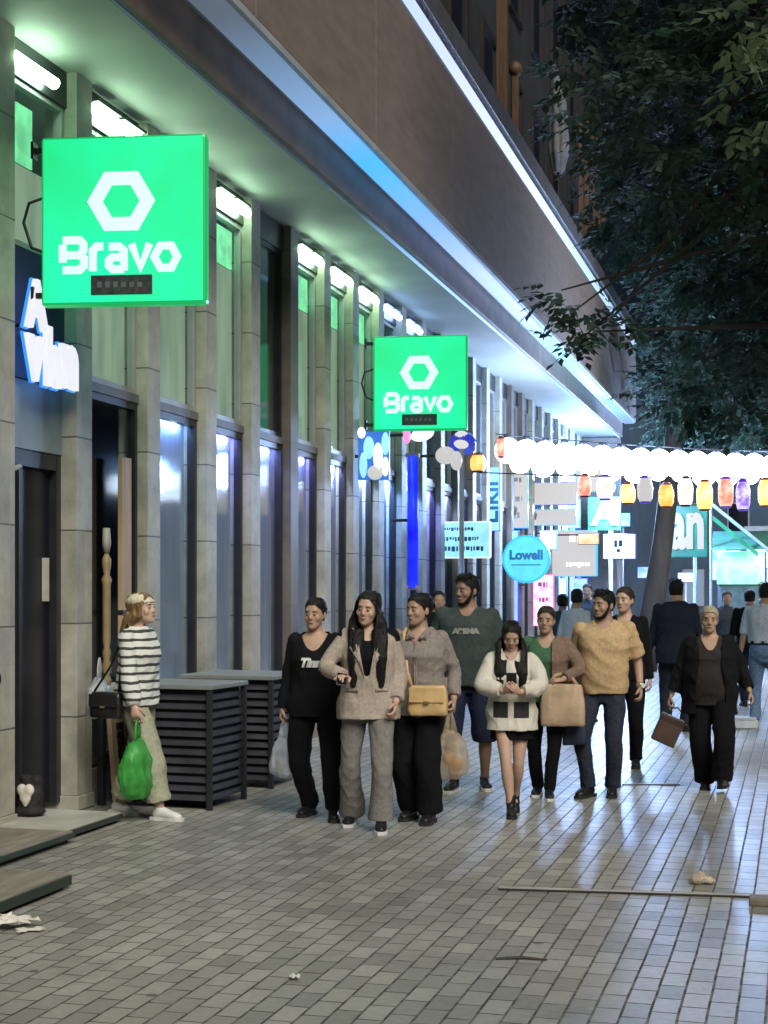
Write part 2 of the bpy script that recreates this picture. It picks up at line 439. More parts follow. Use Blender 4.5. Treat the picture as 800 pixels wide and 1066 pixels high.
# ---- stone with block joints
def mat_stone(name, color, joint=0.72, off=0.0, rough=.55):
    m = bpy.data.materials.new(name); m.use_nodes = True
    t = NT(m); b = t.n['Principled BSDF']; b.inputs['Roughness'].default_value = rough
    tc = t.new('ShaderNodeTexCoord'); sp = t.new('ShaderNodeSeparateXYZ'); t.link(tc.outputs['Object'], sp.inputs[0])
    nz = t.new('ShaderNodeTexNoise'); nz.inputs['Scale'].default_value = 3.2; nz.inputs['Detail'].default_value = 8; nz.inputs['Roughness'].default_value = .65
    t.link(tc.outputs['Object'], nz.inputs['Vector'])
    rp = t.new('ShaderNodeValToRGB'); rp.color_ramp.elements[0].position = .28; rp.color_ramp.elements[1].position = .72
    rp.color_ramp.elements[0].color = c4([x * .62 for x in color]); rp.color_ramp.elements[1].color = c4([x * 1.2 for x in color])
    t.link(nz.outputs['Fac'], rp.inputs['Fac'])
    ma = t.new('ShaderNodeMath', operation='MULTIPLY_ADD'); ma.inputs[1].default_value = 1 / joint; ma.inputs[2].default_value = off
    t.link(sp.outputs['Z'], ma.inputs[0])
    # whole-block tone change
    fl = t.new('ShaderNodeMath', operation='FLOOR'); t.link(ma.outputs[0], fl.inputs[0])
    yy = t.new('ShaderNodeMath', operation='MULTIPLY'); yy.inputs[1].default_value = .87; t.link(sp.outputs['Y'], yy.inputs[0])
    fy = t.new('ShaderNodeMath', operation='FLOOR'); t.link(yy.outputs[0], fy.inputs[0])
    cb = t.new('ShaderNodeCombineXYZ'); t.link(fl.outputs[0], cb.inputs['X']); t.link(fy.outputs[0], cb.inputs['Y'])
    wn_ = t.new('ShaderNodeTexWhiteNoise', noise_dimensions='2D'); t.link(cb.outputs[0], wn_.inputs['Vector'])
    mr = t.new('ShaderNodeMapRange'); mr.inputs['To Min'].default_value = .88; mr.inputs['To Max'].default_value = 1.12; t.link(wn_.outputs['Value'], mr.inputs['Value'])
    m1 = t.new('ShaderNodeMixRGB', blend_type='MULTIPLY'); m1.inputs['Fac'].default_value = 1; t.link(rp.outputs[0], m1.inputs['Color1']); t.link(mr.outputs[0], m1.inputs['Color2'])
    fr = t.new('ShaderNodeMath', operation='FRACT'); t.link(ma.outputs[0], fr.inputs[0])
    lt = t.new('ShaderNodeMath', operation='LESS_THAN'); lt.inputs[1].default_value = .018; t.link(fr.outputs[0], lt.inputs[0])
    mx = t.new('ShaderNodeMixRGB'); t.link(lt.outputs[0], mx.inputs['Fac']); t.link(m1.outputs[0], mx.inputs['Color1']); mx.inputs['Color2'].default_value = (.13, .125, .11, 1)
    t.link(mx.outputs[0], b.inputs['Base Color'])
    n2 = t.new('ShaderNodeTexNoise'); n2.inputs['Scale'].default_value = 45; n2.inputs['Detail'].default_value = 4; t.link(tc.outputs['Object'], n2.inputs['Vector'])
    hh = t.new('ShaderNodeMath', operation='SUBTRACT'); t.link(n2.outputs['Fac'], hh.inputs[0]); t.link(lt.outputs[0], hh.inputs[1])
    bp = t.new('ShaderNodeBump'); bp.inputs['Strength'].default_value = .35; bp.inputs['Distance'].default_value = .006
    t.link(hh.outputs[0], bp.inputs['Height']); t.link(bp.outputs[0], b.inputs['Normal'])
    return m

M_BLINDL = mat('pale_blind', (.30, .36, .50), .7, .12, 2.5, stretch=(1, 5, .4))
M_FIN = mat_stone('fin_stone', (.43, .42, .35))
M_FIN2 = mat_stone('dark_shaded_stone', (.17, .145, .125), .9, .3)
M_SILL = mat('sill_stone', (.26, .24, .22), .6, .25, 5, .3, 40)
M_FASCIA = mat('fascia_stone', (.205, .165, .14), .6, .14, 5, .3, 90, stretch=(1, .5, 2.0))
M_BAND = mat('band_stone', (.20, .155, .13), .55, .25, 3, .3, 50)
M_SOFFIT = mat('soffit_panel', (.30, .325, .30), .62, .12, 1.3, .1, 30)
M_COPE = mat('coping_metal', (.12, .12, .13), .4, .2, 4)
M_FRAME_D = mat('dark_frame', (.025, .026, .03), .35, .2, 6)
M_FRAME_L = mat('pale_frame', (.42, .42, .42), .4, .1, 6, metal=.3)
M_FRAME_S = mat('grey_rail', (.16, .16, .17), .5, .15, 6)
M_IN = mat('room_wall', (.22, .25, .30), .7, .2, 1.5)
M_BLIND = glow('backlit_blind', (.29, .41, .28), .95, .35, 1.6, None, (1, 3, .5))
M_GLASS = mat_glass()
M_DARKGL = mat('dark_glass', (.012, .014, .02), .06, .2, 3, spec=.7)
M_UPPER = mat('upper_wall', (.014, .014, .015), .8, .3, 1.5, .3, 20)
M_TUBEW = glow('white_tube', (.62, 1.0, .66), 22.0)
M_TUBEB = glow('blue_tube', (.35, .55, 1.0), 14.0)
M_GREENP = glow('green_panel', (.25, 1.0, .45), 1.1, .4, 5)
M_BLACKM = mat('black_metal', (.02, .02, .022), .4, .3, 8)

building = tag(empty('shop_building', (-5.5, 9.4, 0)), 'long stone shop building with canopy, blue light strips and narrow pilasters', 'building')
BX = Matrix.Translation((5.5, -9.4, 0))
def bpart(mb, name, m, parent=None, **kw):
    """part of the building (world coordinates -> local)"""
    mb.xf(lambda p: p + Vector((5.5, -9.4, 0)))
    return mb.build(name, m, parent or building, **kw)

FIN_U = [-4, 80, 154, 215, 262, 303, 338, 368]
FX = -5.345
FY = [at_X(u, 600, FX).y for u in FIN_U]
while FY[-1] < 37.5: FY.append(FY[-1] + 1.19)
FY = [FY[0] - 1.2] + FY            # one more in front, just outside the frame
NF = len(FY)
FW = .26
for i, y in enumerate(FY):
    mb = MB()
    fx = FX
    mb.box((-5.62, y, 0.12), (fx, y + FW, 5.7))
    mb.box((-5.62, y - .012, 0), (fx + .015, y + FW + .012, .118))
    bpart(mb, 'pilaster', M_FIN2 if i in (6, 13, 17, 18) else M_FIN, bevel=.006)  # one dark pilaster is in shade; that shade is put into its stone

# floor / ceiling / back of the rooms behind the glass
bpart(MB().box((-6.5, 7.5, .0), (-6.42, 38.6, 5.66)), 'back_wall', M_IN)
bpart(MB().box((-6.42, 7.5, 3.36), (-5.56, 38.6, 3.44)), 'room_ceiling', M_IN)
bpart(MB().box((-6.5, 38.7, 0), (-4.4, 38.9, 5.66)), 'end_wall', M_FIN2)

TUBE_COL = {3: ((.30, .5, 1), 2.2), 4: ((.33, .35, 1), 3.4), 5: ((.33, .38, 1), 4.2), 7: ((.5, .56, 1), 4.5), 8: ((.45, .6, 1), 10), 9: ((.25, .45, 1), 18.0), 10: ((.2, .38, 1), 18.0), 11: ((.25, .28, 1), 12), 12: ((.5, .6, 1), 10),
            14: ((.8, .85, 1), 3), 16: ((.7, .8, 1), 4), 19: ((.6, .75, 1), 4), 21: ((.5, .7, 1), 4), 23: ((.5, .7, 1), 4)}
for i in range(NF - 1):
    y0, y1 = FY[i] + FW, FY[i + 1]
    ym = (y0 + y1) / 2
    if i == 1:
        continue                    # the door bay, below
    # lower window
    zb, zt = .3, 3.3
    bpart(MB().box((-5.6, y0, 0), (-5.40, y1, .28)), 'sill', M_SILL)
    fr = MB()
    for (a, b_) in ((y0 + .004, y0 + .05), (y1 - .05, y1 - .004)): fr.box((-5.52, a, zb), (-5.44, b_, zt))
    fr.box((-5.518, y0 + .05, zt - .06), (-5.442, y1 - .05, zt)); fr.box((-5.518, y0 + .05, zb), (-5.442, y1 - .05, zb + .06))
    w = bpart(fr, 'window', M_FRAME_D)
    pane = MB().box((-5.485, y0 + .05, zb + .06), (-5.475, y1 - .05, zt - .06))
    bpart(pane, 'pane', M_GLASS, w)
    # pale blind behind the glass, washed from above by a small blue-white lamp
    if i >= 3:
        bpart(MB().box((-5.60, y0, zb), (-5.575, y1 + .02, zt)), 'blind', M_BLINDL, w)
        colr, st = TUBE_COL.get(i, ((.30, .32, 1), 2.6))
        ld = bpy.data.lights.new('window_lamp', 'AREA'); ld.shape = 'RECTANGLE'; ld.size = (y1 - y0) * .8; ld.size_y = .03; ld.energy = st * 5.5; ld.color = colr
        lo = bpy.data.objects.new('window_lamp', ld); COL.objects.link(lo); lo.location = (-5.53, (y0 + y1) / 2, zt - .03)
        lo.rotation_euler = Vector((-.22, 0, -.97)).to_track_quat('-Z', 'Y').to_euler(); lo.rotation_euler = (R_(12), 0, R_(90))
        tb = MB().ball((-5.52, y0 + (y1 - y0) * .66, zt - .10), (.03, .05, .05), None, 10, 8)
        bpart(tb, 'spot_lamp', glow('spot_%d' % (i % 4), [(.8, .85, 1), (.7, .9, 1), (.75, .75, 1), (.85, .95, 1)][i % 4], 2.5), w, smooth=True)
    # spandrel
    bpart(MB().box((-5.54, y0, 3.302), (-5.425, y1, 3.375)), 'spandrel', M_FRAME_S)
    # upper window
    zb, zt = 3.377, 5.42
    fr = MB()
    for (a, b_) in ((y0 + .004, y0 + .04), (y1 - .04, y1 - .004)): fr.box((-5.52, a, zb), (-5.45, b_, zt))
    fr.box((-5.518, y0 + .04, zt - .05), (-5.452, y1 - .04, zt)); fr.box((-5.518, y0 + .04, zb), (-5.452, y1 - .04, zb + .05))
    w2 = bpart(fr, 'window', M_FRAME_L if i not in (5,) else M_FRAME_D)
    bpart(MB().box((-5.485, y0 + .04, zb + .05), (-5.475, y1 - .04, zt - .05)), 'pane', M_GLASS, w2)
    if i not in (5, 11, 13, 14, 17, 18):
        bpart(MB().box((-5.56, y0 + .04, zb + .05), (-5.545, y1 - .04, 4.95)), 'blind', M_BLIND, w2)
        if i in (2, 4, 6, 7, 8): bpart(MB().box((-5.55, y0 + .05, 4.96), (-5.535, y1 - .06, 5.34)), 'lit_panel', M_GREENP, w2)
    bpart(MB().box((-5.56, y0, 5.422), (-5.43, y1, 5.697)), 'header', M_FRAME_D)
    if i in (2, 3, 4, 6, 7, 8, 9, 10, 12):
        for k in range(2):
            a = y0 + .06 + (y1 - y0 - .12) * (.52 * k); b_ = a + (y1 - y0 - .12) * .46
            tb = MB().tube([(-5.36, a, 5.52), (-5.36, b_, 5.52)], .042, 10)
            lf = bpart(tb, 'tube_lamp', M_TUBEW if i < 9 else M_TUBEB, smooth=True)
            lf2 = MB().box((-5.40, a, 5.575), (-5.32, b_, 5.60)); lf2.box((-5.428, (a + b_) / 2 - .02, 5.58), (-5.40, (a + b_) / 2 + .02, 5.60))
            bpart(lf2, 'lamp_holder', M_BLACKM, lf)

# ---- door bay (dark recessed door, blue-grey panel above)
y0, y1 = FY[1] + FW, FY[2]
fr = MB()
fr.box((-5.60, y0, .07), (-5.48, y0 + .09, 2.74)); fr.box((-5.60, y1 - .07, .07), (-5.48, y1, 2.74)); fr.box((-5.598, y0 + .09, 2.62), (-5.482, y1 - .07, 2.74))
fr.box((-5.598, y0 + .09 + .24, .07), (-5.50, y0 + .09 + .29, 2.62))
door = bpart(fr, 'door', M_FRAME_D)
bpart(MB().box((-5.57, y0 + .092, .08), (-5.55, y0 + .32, 2.6)), 'pane', M_DARKGL, door)
bpart(MB().box((-5.56, y0 + .392, .08), (-5.54, y1 - .075, 2.6)), 'door_leaf', mat('black_door', (.012, .012, .02), .3, .2, 5), door)
bpart(MB().box((-5.535, y1 - .20, 1.62), (-5.50, y1 - .15, 1.95)), 'handle', mat('pale_plate', (.55, .52, .45), .4), door)
bpart(MB().tube([(-5.47, y0 + .02, 2.5), (-5.42, y0 + .06, 2.56), (-5.42, y0 + .2, 2.6)], .02, 8), 'door_closer', M_FRAME_L, door)
bpart(MB().box((-5.6, y0, 2.745), (-5.47, y1, 3.25)), 'door_panel', mat('bluegrey_panel', (.22, .28, .31), .4, .15, 3))
bpart(MB().box((-5.6, y0, 3.255), (-5.45, y1, 4.2)), 'sign_panel', mat('navy_panel', (.02, .03, .09), .4, .3, 4))
fr = MB()
for (a, b_) in ((y0 + .004, y0 + .05), (y1 - .05, y1 - .004)): fr.box((-5.52, a, 4.21), (-5.45, b_, 5.42))
fr.box((-5.518, y0 + .05, 4.21), (-5.452, y1 - .05, 4.25)); fr.box((-5.518, y0 + .05, 5.38), (-5.452, y1 - .05, 5.42))
w2 = bpart(fr, 'window', M_FRAME_L)
bpart(MB().box((-5.485, y0 + .05, 4.21), (-5.475, y1 - .05, 5.40)), 'pane', M_GLASS, w2)
bpart(MB().box((-5.56, y0 + .05, 4.21), (-5.545, y1 - .05, 4.85)), 'blind', M_BLIND, w2)
for k in range(2):
    a = y0 + .05 + .3 * k
    bpart(MB().box((-5.55, a, 4.86), (-5.535, a + .24, 5.3)), 'lit_panel', M_GREENP, w2)
    tb = MB().tube([(-5.36, a - .03, 5.50), (-5.36, a + .26, 5.50)], .045, 10)
    lf = bpart(tb, 'tube_lamp', M_TUBEW, smooth=True)
bpart(MB().box((-5.56, y0, 5.422), (-5.43, y1, 5.697)), 'header', M_FRAME_D)

# ---- canopy
CY0, CY1 = 4.0, 38.9
bpart(MB().box((-6.6, CY0, 5.70), (-4.42, CY1, 5.80)), 'soffit', M_SOFFIT)
bpart(MB().box((-4.42, CY0, 5.685), (-4.36, CY1, 6.06)), 'edge_band', M_BAND, bevel=.008)
bpart(MB().box((-4.419, CY0 + .01, 6.062), (-4.02, CY1 - .01, 6.12)), 'recess', mat('recess_panel', (.35, .37, .40), .5, .15, 2))
# upper fascia in long stone panels
y = CY0; k = 0
while y < CY1 - .1:
    y2 = min(CY1, y + 3.4)
    bpart(MB().box((-4.30, y + .004, 6.124), (-4.02, y2 - .004, 7.90)), 'fascia_panel', M_FASCIA, bevel=.006)
    y = y2
bpart(MB().box((-4.6, CY0, 7.903), (-4.03, CY1, 8.22)), 'strip_channel', M_COPE)
bpart(MB().box((-4.9, CY0, 8.222), (-3.97, CY1, 8.52)), 'coping', M_COPE, bevel=.01)
# LED strips: short lengths with their own tint, dim towards this end
y = CY0; k = 0
rs = np.random.RandomState(5)
KEYS = [(4, (.42, .5, .62), .16), (10.5, (.42, .52, .7), .22), (13.0, (.30, .55, .95), .7), (14.5, (.06, .45, 1.0), 1.0), (17, (.20, .42, 1.0), 1.0), (20, (.40, .52, 1.0), 1.1), (25, (.28, .62, 1.0), 1.0), (29, (.15, .85, .85), 1.1), (33, (.12, .6, 1), 1.1), (39, (.2, .3, 1), 1.0)]
def led(ym):
    ks = [q[0] for q in KEYS]
    return tuple(float(np.interp(ym, ks, [q[1][j] for q in KEYS])) for j in range(3)), float(np.interp(ym, ks, [q[2] for q in KEYS]))
def led_mat(name, keys, gain):
    """an RGB LED strip whose colour changes along its length (local Y, metres)"""
    m = bpy.data.materials.new(name); m.use_nodes = True; t = NT(m); b = t.n['Principled BSDF']
    tc = t.new('ShaderNodeTexCoord'); sp = t.new('ShaderNodeSeparateXYZ'); t.link(tc.outputs['Object'], sp.inputs[0])
    mr = t.new('ShaderNodeMapRange'); mr.inputs['From Min'].default_value = CY0 - 9.4; mr.inputs['From Max'].default_value = CY1 - 9.4; t.link(sp.outputs['Y'], mr.inputs['Value'])
    rp = t.new('ShaderNodeValToRGB'); cr = rp.color_ramp
    while len(cr.elements) < len(keys): cr.elements.new(.5)
    for e, (yy, c, g) in zip(cr.elements, keys): e.position = (yy - CY0) / (CY1 - CY0); e.color = c4([q * g * gain / 2 for q in c])
    t.link(mr.outputs[0], rp.inputs['Fac']); t.link(rp.outputs[0], b.inputs['Emission Color']); b.inputs['Emission Strength'].default_value = 2.0
    b.inputs['Base Color'].default_value = (.05, .06, .08, 1); return m
bpart(MB().box((-4.30, CY0, 6.03), (-4.06, CY1 - .03, 6.058)), 'led_strip', led_mat('led_lower', KEYS, 1.15))
KUP = [(4, (.5, .65, 1), .6), (9, (.5, .66, 1), .9), (13, (.42, .6, 1), 1.15), (18, (.6, .7, 1), 1.25), (24, (.75, .85, 1), 1.3), (30, (.5, .75, 1), 1.2), (39, (.45, .6, 1), 1.0)]
bpart(MB().box((-4.03, CY0, 7.96), (-4.005, CY1 - .03, 8.13)), 'led_strip', led_mat('led_upper', KUP, 1.0))
KED = [(4, (.3, .45, .6), .0), (15, (.3, .45, .8), .1), (18, (.25, .45, 1), 1.6), (22, (.32, .5, 1), 1.8), (27, (.2, .5, 1), 1.8), (33, (.15, .6, 1), 1.8), (39, (.3, .5, 1), 1.8)]
bpart(MB().box((-4.455, CY0, 5.668), (-4.422, CY1 - .03, 5.684)), 'led_strip', led_mat('led_edge', KED, 1.1))
# ---- upper storeys, dark
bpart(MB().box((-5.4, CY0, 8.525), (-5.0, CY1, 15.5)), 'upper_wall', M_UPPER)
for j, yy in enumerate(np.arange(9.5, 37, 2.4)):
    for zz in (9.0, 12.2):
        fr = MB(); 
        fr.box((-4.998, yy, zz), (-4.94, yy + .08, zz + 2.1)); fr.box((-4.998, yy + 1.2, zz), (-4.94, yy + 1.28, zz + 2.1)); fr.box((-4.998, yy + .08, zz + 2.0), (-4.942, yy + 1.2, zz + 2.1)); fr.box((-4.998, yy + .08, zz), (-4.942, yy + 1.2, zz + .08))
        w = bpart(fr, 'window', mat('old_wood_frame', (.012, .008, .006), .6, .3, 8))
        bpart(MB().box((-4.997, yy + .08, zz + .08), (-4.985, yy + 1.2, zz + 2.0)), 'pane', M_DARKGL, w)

# ================================================================== things on the terrace above the strip
M_WOOD = mat('brown_wood', (.085, .042, .02), .6, .35, 4, .4, 30, stretch=(6, 6, .7))
def frame_post(u, v0, v1, X, wid, name, label, cat, m):
    a = at_X(u, v0, X); b_ = at_X(u, v1, X); z0 = min(a.z, b_.z); z1 = max(a.z, b_.z); z0 = max(8.53, z0)
    o = empty(name, (X, a.y, z0)); tag(o, label, cat)
    return o, z1 - z0
o, h = frame_post(523, 230, -60, -4.35, .2, 'wooden_post', 'tall orange brown wooden post on the dark terrace at the top of the photo', 'post', M_WOOD)
MB().box((-.08, -.08, 0), (.08, .08, h)).build('shaft', M_WOOD, o, bevel=.01)
MB().box((-.13, -.13, 0.0), (.13, .13, .10)).build('foot', M_WOOD, o, bevel=.01)
o, h = frame_post(537, 240, 78, -4.30, .2, 'wooden_post', 'short slim brown post beside the tall orange brown one', 'post', M_WOOD)
MB().box((-.05, -.05, 0), (.05, .05, h)).build('shaft', M_WOOD, o, bevel=.008)
MB().ball((0, 0, h + .09), (.11, .11, .13)).build('finial', M_WOOD, o, smooth=True)
# slatted wooden screen
p = at_X(606, 205, -4.25)
scr = tag(empty('wooden_screen', (-4.25, p.y, 8.53)), 'brown slatted wooden screen lit warm at the end of the dark terrace', 'screen')
top = at_X(606, 125, -4.25).z - 8.53
for k in range(5):
    MB().box((-.06 + .0 + k * .115, -.02, .05), (-.06 + k * .115 + .095, .015, top + rs.uniform(-.03, .05))).build('slat', M_WOOD, scr, bevel=.005)
for zz in (.25, top - .25): MB().box((-.06, .0155, zz), (.5, .05, zz + .09)).build('rail', M_WOOD, scr)
# furled parasol
p = at_X(578, 200, -4.2)
par = tag(empty('furled_parasol', (-4.15, p.y, 8.53)), 'pale furled parasol leaning on the dark terrace beside the wooden screen', 'parasol')
mb = MB(); H = at_X(578, 62, -4.2).z - 8.53
mb.tube([(0, 0, 0), (.02, 0, H * .5), (-.05, 0, H)], .025, 8); mb.build('pole', M_BLACKM, par, smooth=True)
mb = MB()
for k in range(7):
    a = k * 6.28 / 7
    mb.tube([(.07 * math.cos(a) + .02, .07 * math.sin(a), H * .25), (.13 * math.cos(a) + .02, .13 * math.sin(a), H * .38), (.11 * math.cos(a), .11 * math.sin(a), H * .7), (.03 * math.cos(a) - .06, .03 * math.sin(a), H * .97)], [.04, .07, .06, .02], 8)
me = remesh_mb(mb, .02, 3); wrinkle(me, .02, 3, 18, (1, 1, .3)); smooth_shade(me)
link('cover', me, mat('pale_canvas', (.13, .14, .15), .8, .25, 5), par)

# ================================================================== BRAVO SIGNS
M_GREEN = glow('sign_green', (.016, .78, .25), 1.06, .0, 1.1, (.010, .97, .46), (1, 1, .8))
M_GREENE = glow('sign_green_edge', (.004, .42, .10), 1.0)
M_SIGNW = glow('sign_white', (.74, .95, .93), 1.0)
def hex_ring(r, ri, cx, cz, y, th, flat=True):
    mb = MB(); vs = []; 
    ang = [k * math.pi / 3 for k in range(6)]
    for rr in (r, ri):
        for yy in (y, y + th):
            vs += [(cx + rr * math.cos(a), yy, cz + rr * .98 * math.sin(a)) for a in ang]
    fs = []
    for k in range(6):
        k2 = (k + 1) % 6
        fs += [(k, k2, 12 + k2, 12 + k), (6 + k, 18 + k, 18 + k2, 6 + k2), (k, 6 + k, 6 + k2, k2), (12 + k, 12 + k2, 18 + k2, 18 + k)]
    return mb.add(vs, fs)
def stroke(mb, pts, w, y, th):
    pts = [Vector((p[0], 0, p[1])) for p in pts]
    n = len(pts); L = []; Rr = []
    closed = (pts[0] - pts[-1]).length < 1e-6
    for i, p in enumerate(pts):
        if closed:
            a = pts[(i - 1) % (n - 1)] if i not in (0, n - 1) else pts[n - 2]; b_ = pts[1] if i in (0, n - 1) else pts[i + 1]
        else:
            a = pts[max(0, i - 1)]; b_ = pts[min(n - 1, i + 1)]
        d1 = (p - a); d2 = (b_ - p)
        if d1.length < 1e-9: d1 = d2
        if d2.length < 1e-9: d2 = d1
        d1.normalize(); d2.normalize()
        n1 = Vector((-d1.z, 0, d1.x)); n2 = Vector((-d2.z, 0, d2.x)); m = (n1 + n2).normalized(); s = min(1.6, 1 / max(.3, m.dot(n1)))
        L.append(p + m * w / 2 * s); Rr.append(p - m * w / 2 * s)
    vs = []
    for p in L + Rr: vs.append((p.x, y, p.z))
    for p in L + Rr: vs.append((p.x, y + th, p.z))
    fs = []
    for i in range(n - 1):
        fs += [(i, i + 1, n + i + 1, n + i), (2 * n + i, 3 * n + i, 3 * n + i + 1, 2 * n + i + 1), (i, 2 * n + i, 2 * n + i + 1, i + 1), (n + i, n + i + 1, 3 * n + i + 1, 3 * n + i)]
    if not closed:
        fs += [(0, n, 3 * n, 2 * n), (n - 1, 3 * n - 1, 4 * n - 1, 2 * n - 1)]
    return mb.add(vs, fs)
def bravo_letters(W):
    """list of letter meshes in a box of unit cap height .2*W, drawn with angular strokes"""
    s = W / 175.0                       # sign pixels -> metres, origin at the sign's centre
    def P(x, y): return ((x - 127.5) * s, (228.5 - y) * s)
    w = 8.2 * s
    out = []
    B = [[(64, 249), (82, 249), (86, 253), (86, 260), (82, 264.5), (68, 264.5)], [(82, 264.5), (86.5, 268), (86.5, 276), (82, 280), (64, 280)], [(64, 272), (64, 253.5)]]
    r = [[(96, 281.5), (96, 260), (100, 256), (107, 256)]]
    a = [[(113, 256.5), (124, 256.5), (129, 261), (129, 281.5)], [(129, 267.5), (117, 267.5), (113, 271), (113, 276), (117, 280), (129, 280)]]
    v = [[(137, 254), (146.5, 278), (156, 254)]]
    o = [[(161, 268), (167.5, 256.5), (179, 256.5), (185, 268), (179, 279.5), (167.5, 279.5), (161, 268)]]
    for nm, L in (('B', B), ('r', r), ('a', a), ('v', v), ('o', o)):
        mb = MB()
        for q, st in enumerate(L):
            stroke(mb, [P(*p) for p in st], w, -.012 - .0007 * q, .0115)
        out.append(mb)
    return out
def bravo_sign(uL, uR, vT, vB, label, dyaw=0):
    k = (uR - uL) / 1.2; d = FPX / k
    c = at_d((uL + uR) / 2, (vT + vB) / 2, d)
    W = 1.2; Hh = W * (vB - vT) / (uR - uL)
    o = tag(empty('projecting_sign', c, dyaw), label, 'shop sign')
    th = .12
    MB().box((-W / 2, 0, -Hh / 2), (W / 2, th, Hh / 2)).build('case', M_GREENE, o, bevel=.03)
    face = MB().box((-W / 2 + .022, -.006, -Hh / 2 + .022), (W / 2 - .022, -.0005, Hh / 2 - .022)).build('face', M_GREEN, o)
    back = MB().box((-W / 2 + .022, th + .0005, -Hh / 2 + .022), (W / 2 - .022, th + .006, Hh / 2 - .022)).build('face', M_GREEN, o)
    s = W / 175
    hex_ring(36 * s, 19.5 * s, (126 - 127.5) * s, (228.5 - 209.5) * s, -.0115, .011).build('emblem', M_SIGNW, face)
    for L in bravo_letters(W): L.build('letter', M_SIGNW, face)
    pl = MB().box(((94 - 127.5) * s, -.016, (228.5 - 306.5) * s), ((159 - 127.5) * s, -.0062, (228.5 - 286) * s)).build('plaque', mat('plaque_dark', (.03, .045, .045), .5, .5, 30), o, bevel=.006)
    m = MB()
    for q in range(6): m.box(((101 + q * 8.5 - 127.5) * s, -.0185, (228.5 - 299) * s), ((106 + q * 8.5 - 127.5) * s, -.0165, (228.5 - 293 + rs.uniform(-1, 1)) * s))
    m.build('small_lettering', mat('plaque_grey', (.10, .13, .13), .5), pl)
    # brackets back to the wall
    x_wall = -5.29 - c.x
    for zz in (Hh * .43, -Hh * .43):
        br = MB(); br.box((x_wall, th * .35, zz - .02), (-W / 2 + .002, th * .65, zz + .02)); br.box((x_wall - .0, th * .1, zz - .06), (x_wall + .02, th * .9, zz + .06))
        br.build('bracket', M_BLACKM, o)
    MB().tube([(-W / 2 - .001, .1, .2), (-W / 2 - .12, .1, .16), (-W / 2 - .16, .1, .02), (-W / 2 - .1, .1, -.16), (-W / 2 - .001, .1, -.2)], .012, 8).build('cable', M_BLACKM, o, smooth=True)
    return o
bravo_sign(40, 216, 140, 317, 'large square green lit sign with white hexagon, nearest to the camera', R_(10))
bravo_sign(388, 487, 349, 448, 'smaller looking square green lit sign with hexagon, farther along the facade', R_(8))

# ================================================================== wall letters over the door
def wall_text(s, u0, u1, v_mid, hpx, X, m, name_parent, spacing=1.0, offset=.03):
    me = text_mesh(s, 1.0, .018, offset, 0, 'CENTER', spacing, 3)
    p = mesh_np(me)
    a = at_X(u0, v_mid, X); b_ = at_X(u1, v_mid, X)
    k = FPX / ((a.y + b_.y) / 2 * CS - X * SN)
    wx = p[:, 0].max() - p[:, 0].min(); wy = p[:, 1].max() - p[:, 1].min()
    sx = (b_.y - a.y) / wx; sy = hpx / k / wy
    cz = (a.z + b_.z) / 2; cyy = (a.y + b_.y) / 2
    q = np.stack([X + p[:, 2], cyy + (p[:, 0] - (p[:, 0].max() + p[:, 0].min()) / 2) * sx, cz + (p[:, 1] - (p[:, 1].max() + p[:, 1].min()) / 2) * sy], 1)
    return me, q
ws = tag(empty('wall_lettering', (-5.3, FY[1] + .6, 3.6)), 'white lit letters with blue halo above the dark door', 'shop sign')
M_WLET = glow('letter_face', (.80, .80, .86), 1.05)
for s, u0, u1, vm, hp in (('A', 27, 49, 317, 52), ('v', 27, 46, 373, 48), ('h', 47, 62, 372, 62), ('n', 63, 80, 382, 46)):
    me, q = wall_text(s, u0, u1, vm, hp, -5.28, None, None, 1, .05)
    q = q - np.array([-5.3, FY[1] + .6, 3.6]); set_np(me, q)
    link('letter', me, M_WLET, ws)
    # blue lit rim just behind each letter
    cq = (q.max(0) + q.min(0)) / 2; rim = (q - cq) * np.array([.6, 1.10, 1.06]) + cq + np.array([-.03, 0, 0])
    m2 = me.copy(); set_np(m2, rim); link('letter_rim', m2, glow('blue_halo', (.03, .30, 1.0), 1.1), ws)
for yy in (-.25, .25): MB().tube([(-.14, yy, 0), (-.055, yy, 0)], .015, 6).build('bracket', M_BLACKM, ws)

# ================================================================== window bay 1: tan boards and props
yb = FY[2] + FW
bd = tag(empty('tan_board', (-5.36, yb + .55, .3)), 'tall tan wooden board leaning in the window bay behind the striped woman', 'board')
MB().box((-.02, -.02, 0), (.02, .16, 2.5)).build('plank', mat('tan_wood', (.46, .33, .19), .6, .2, 4, .3, 30, stretch=(4, 4, .5)), bd, bevel=.004)
MB().box((-.025, -.021, 1.2), (.025, .161, 1.24)).build('strap', M_BLACKM, bd)
ps = tag(empty('carved_post', (-5.30, yb + .16, .95)), 'turned golden wooden post standing on the counter shelf at the window', 'post')
mb = MB(); zz = 0; 
prof = [(0, .05), (.05, .05), (.08, .03), (.14, .06), (.2, .035), (.26, .05), (.3, .03), (.34, .045), (.8, .045), (.84, .06), (.88, .03), (.95, .05), (1.0, .05), (1.05, .02)]
mb.tube([(0, 0, z) for z, r in prof], [r * .72 for z, r in prof], 14); mb.build('shaft', mat('gold_wood', (.32, .23, .11), .45, .25, 6), ps, smooth=True)
MB().tube([(0, 0, 1.05), (0, 0, 1.12), (0, 0, 1.25)], [.022, .036, .028], 10).build('finial', mat('finial_pale', (.40, .38, .32), .5), ps, smooth=True)
sh = tag(empty('counter_shelf', (-5.27, yb, 0)), 'narrow pale shelf at the window bay behind the striped woman', 'shelf')
MB().box((-.13, .02, .90), (.13, .86, .95)).build('top', mat('pale_shelf', (.50, .55, .52), .4), sh, bevel=.008)
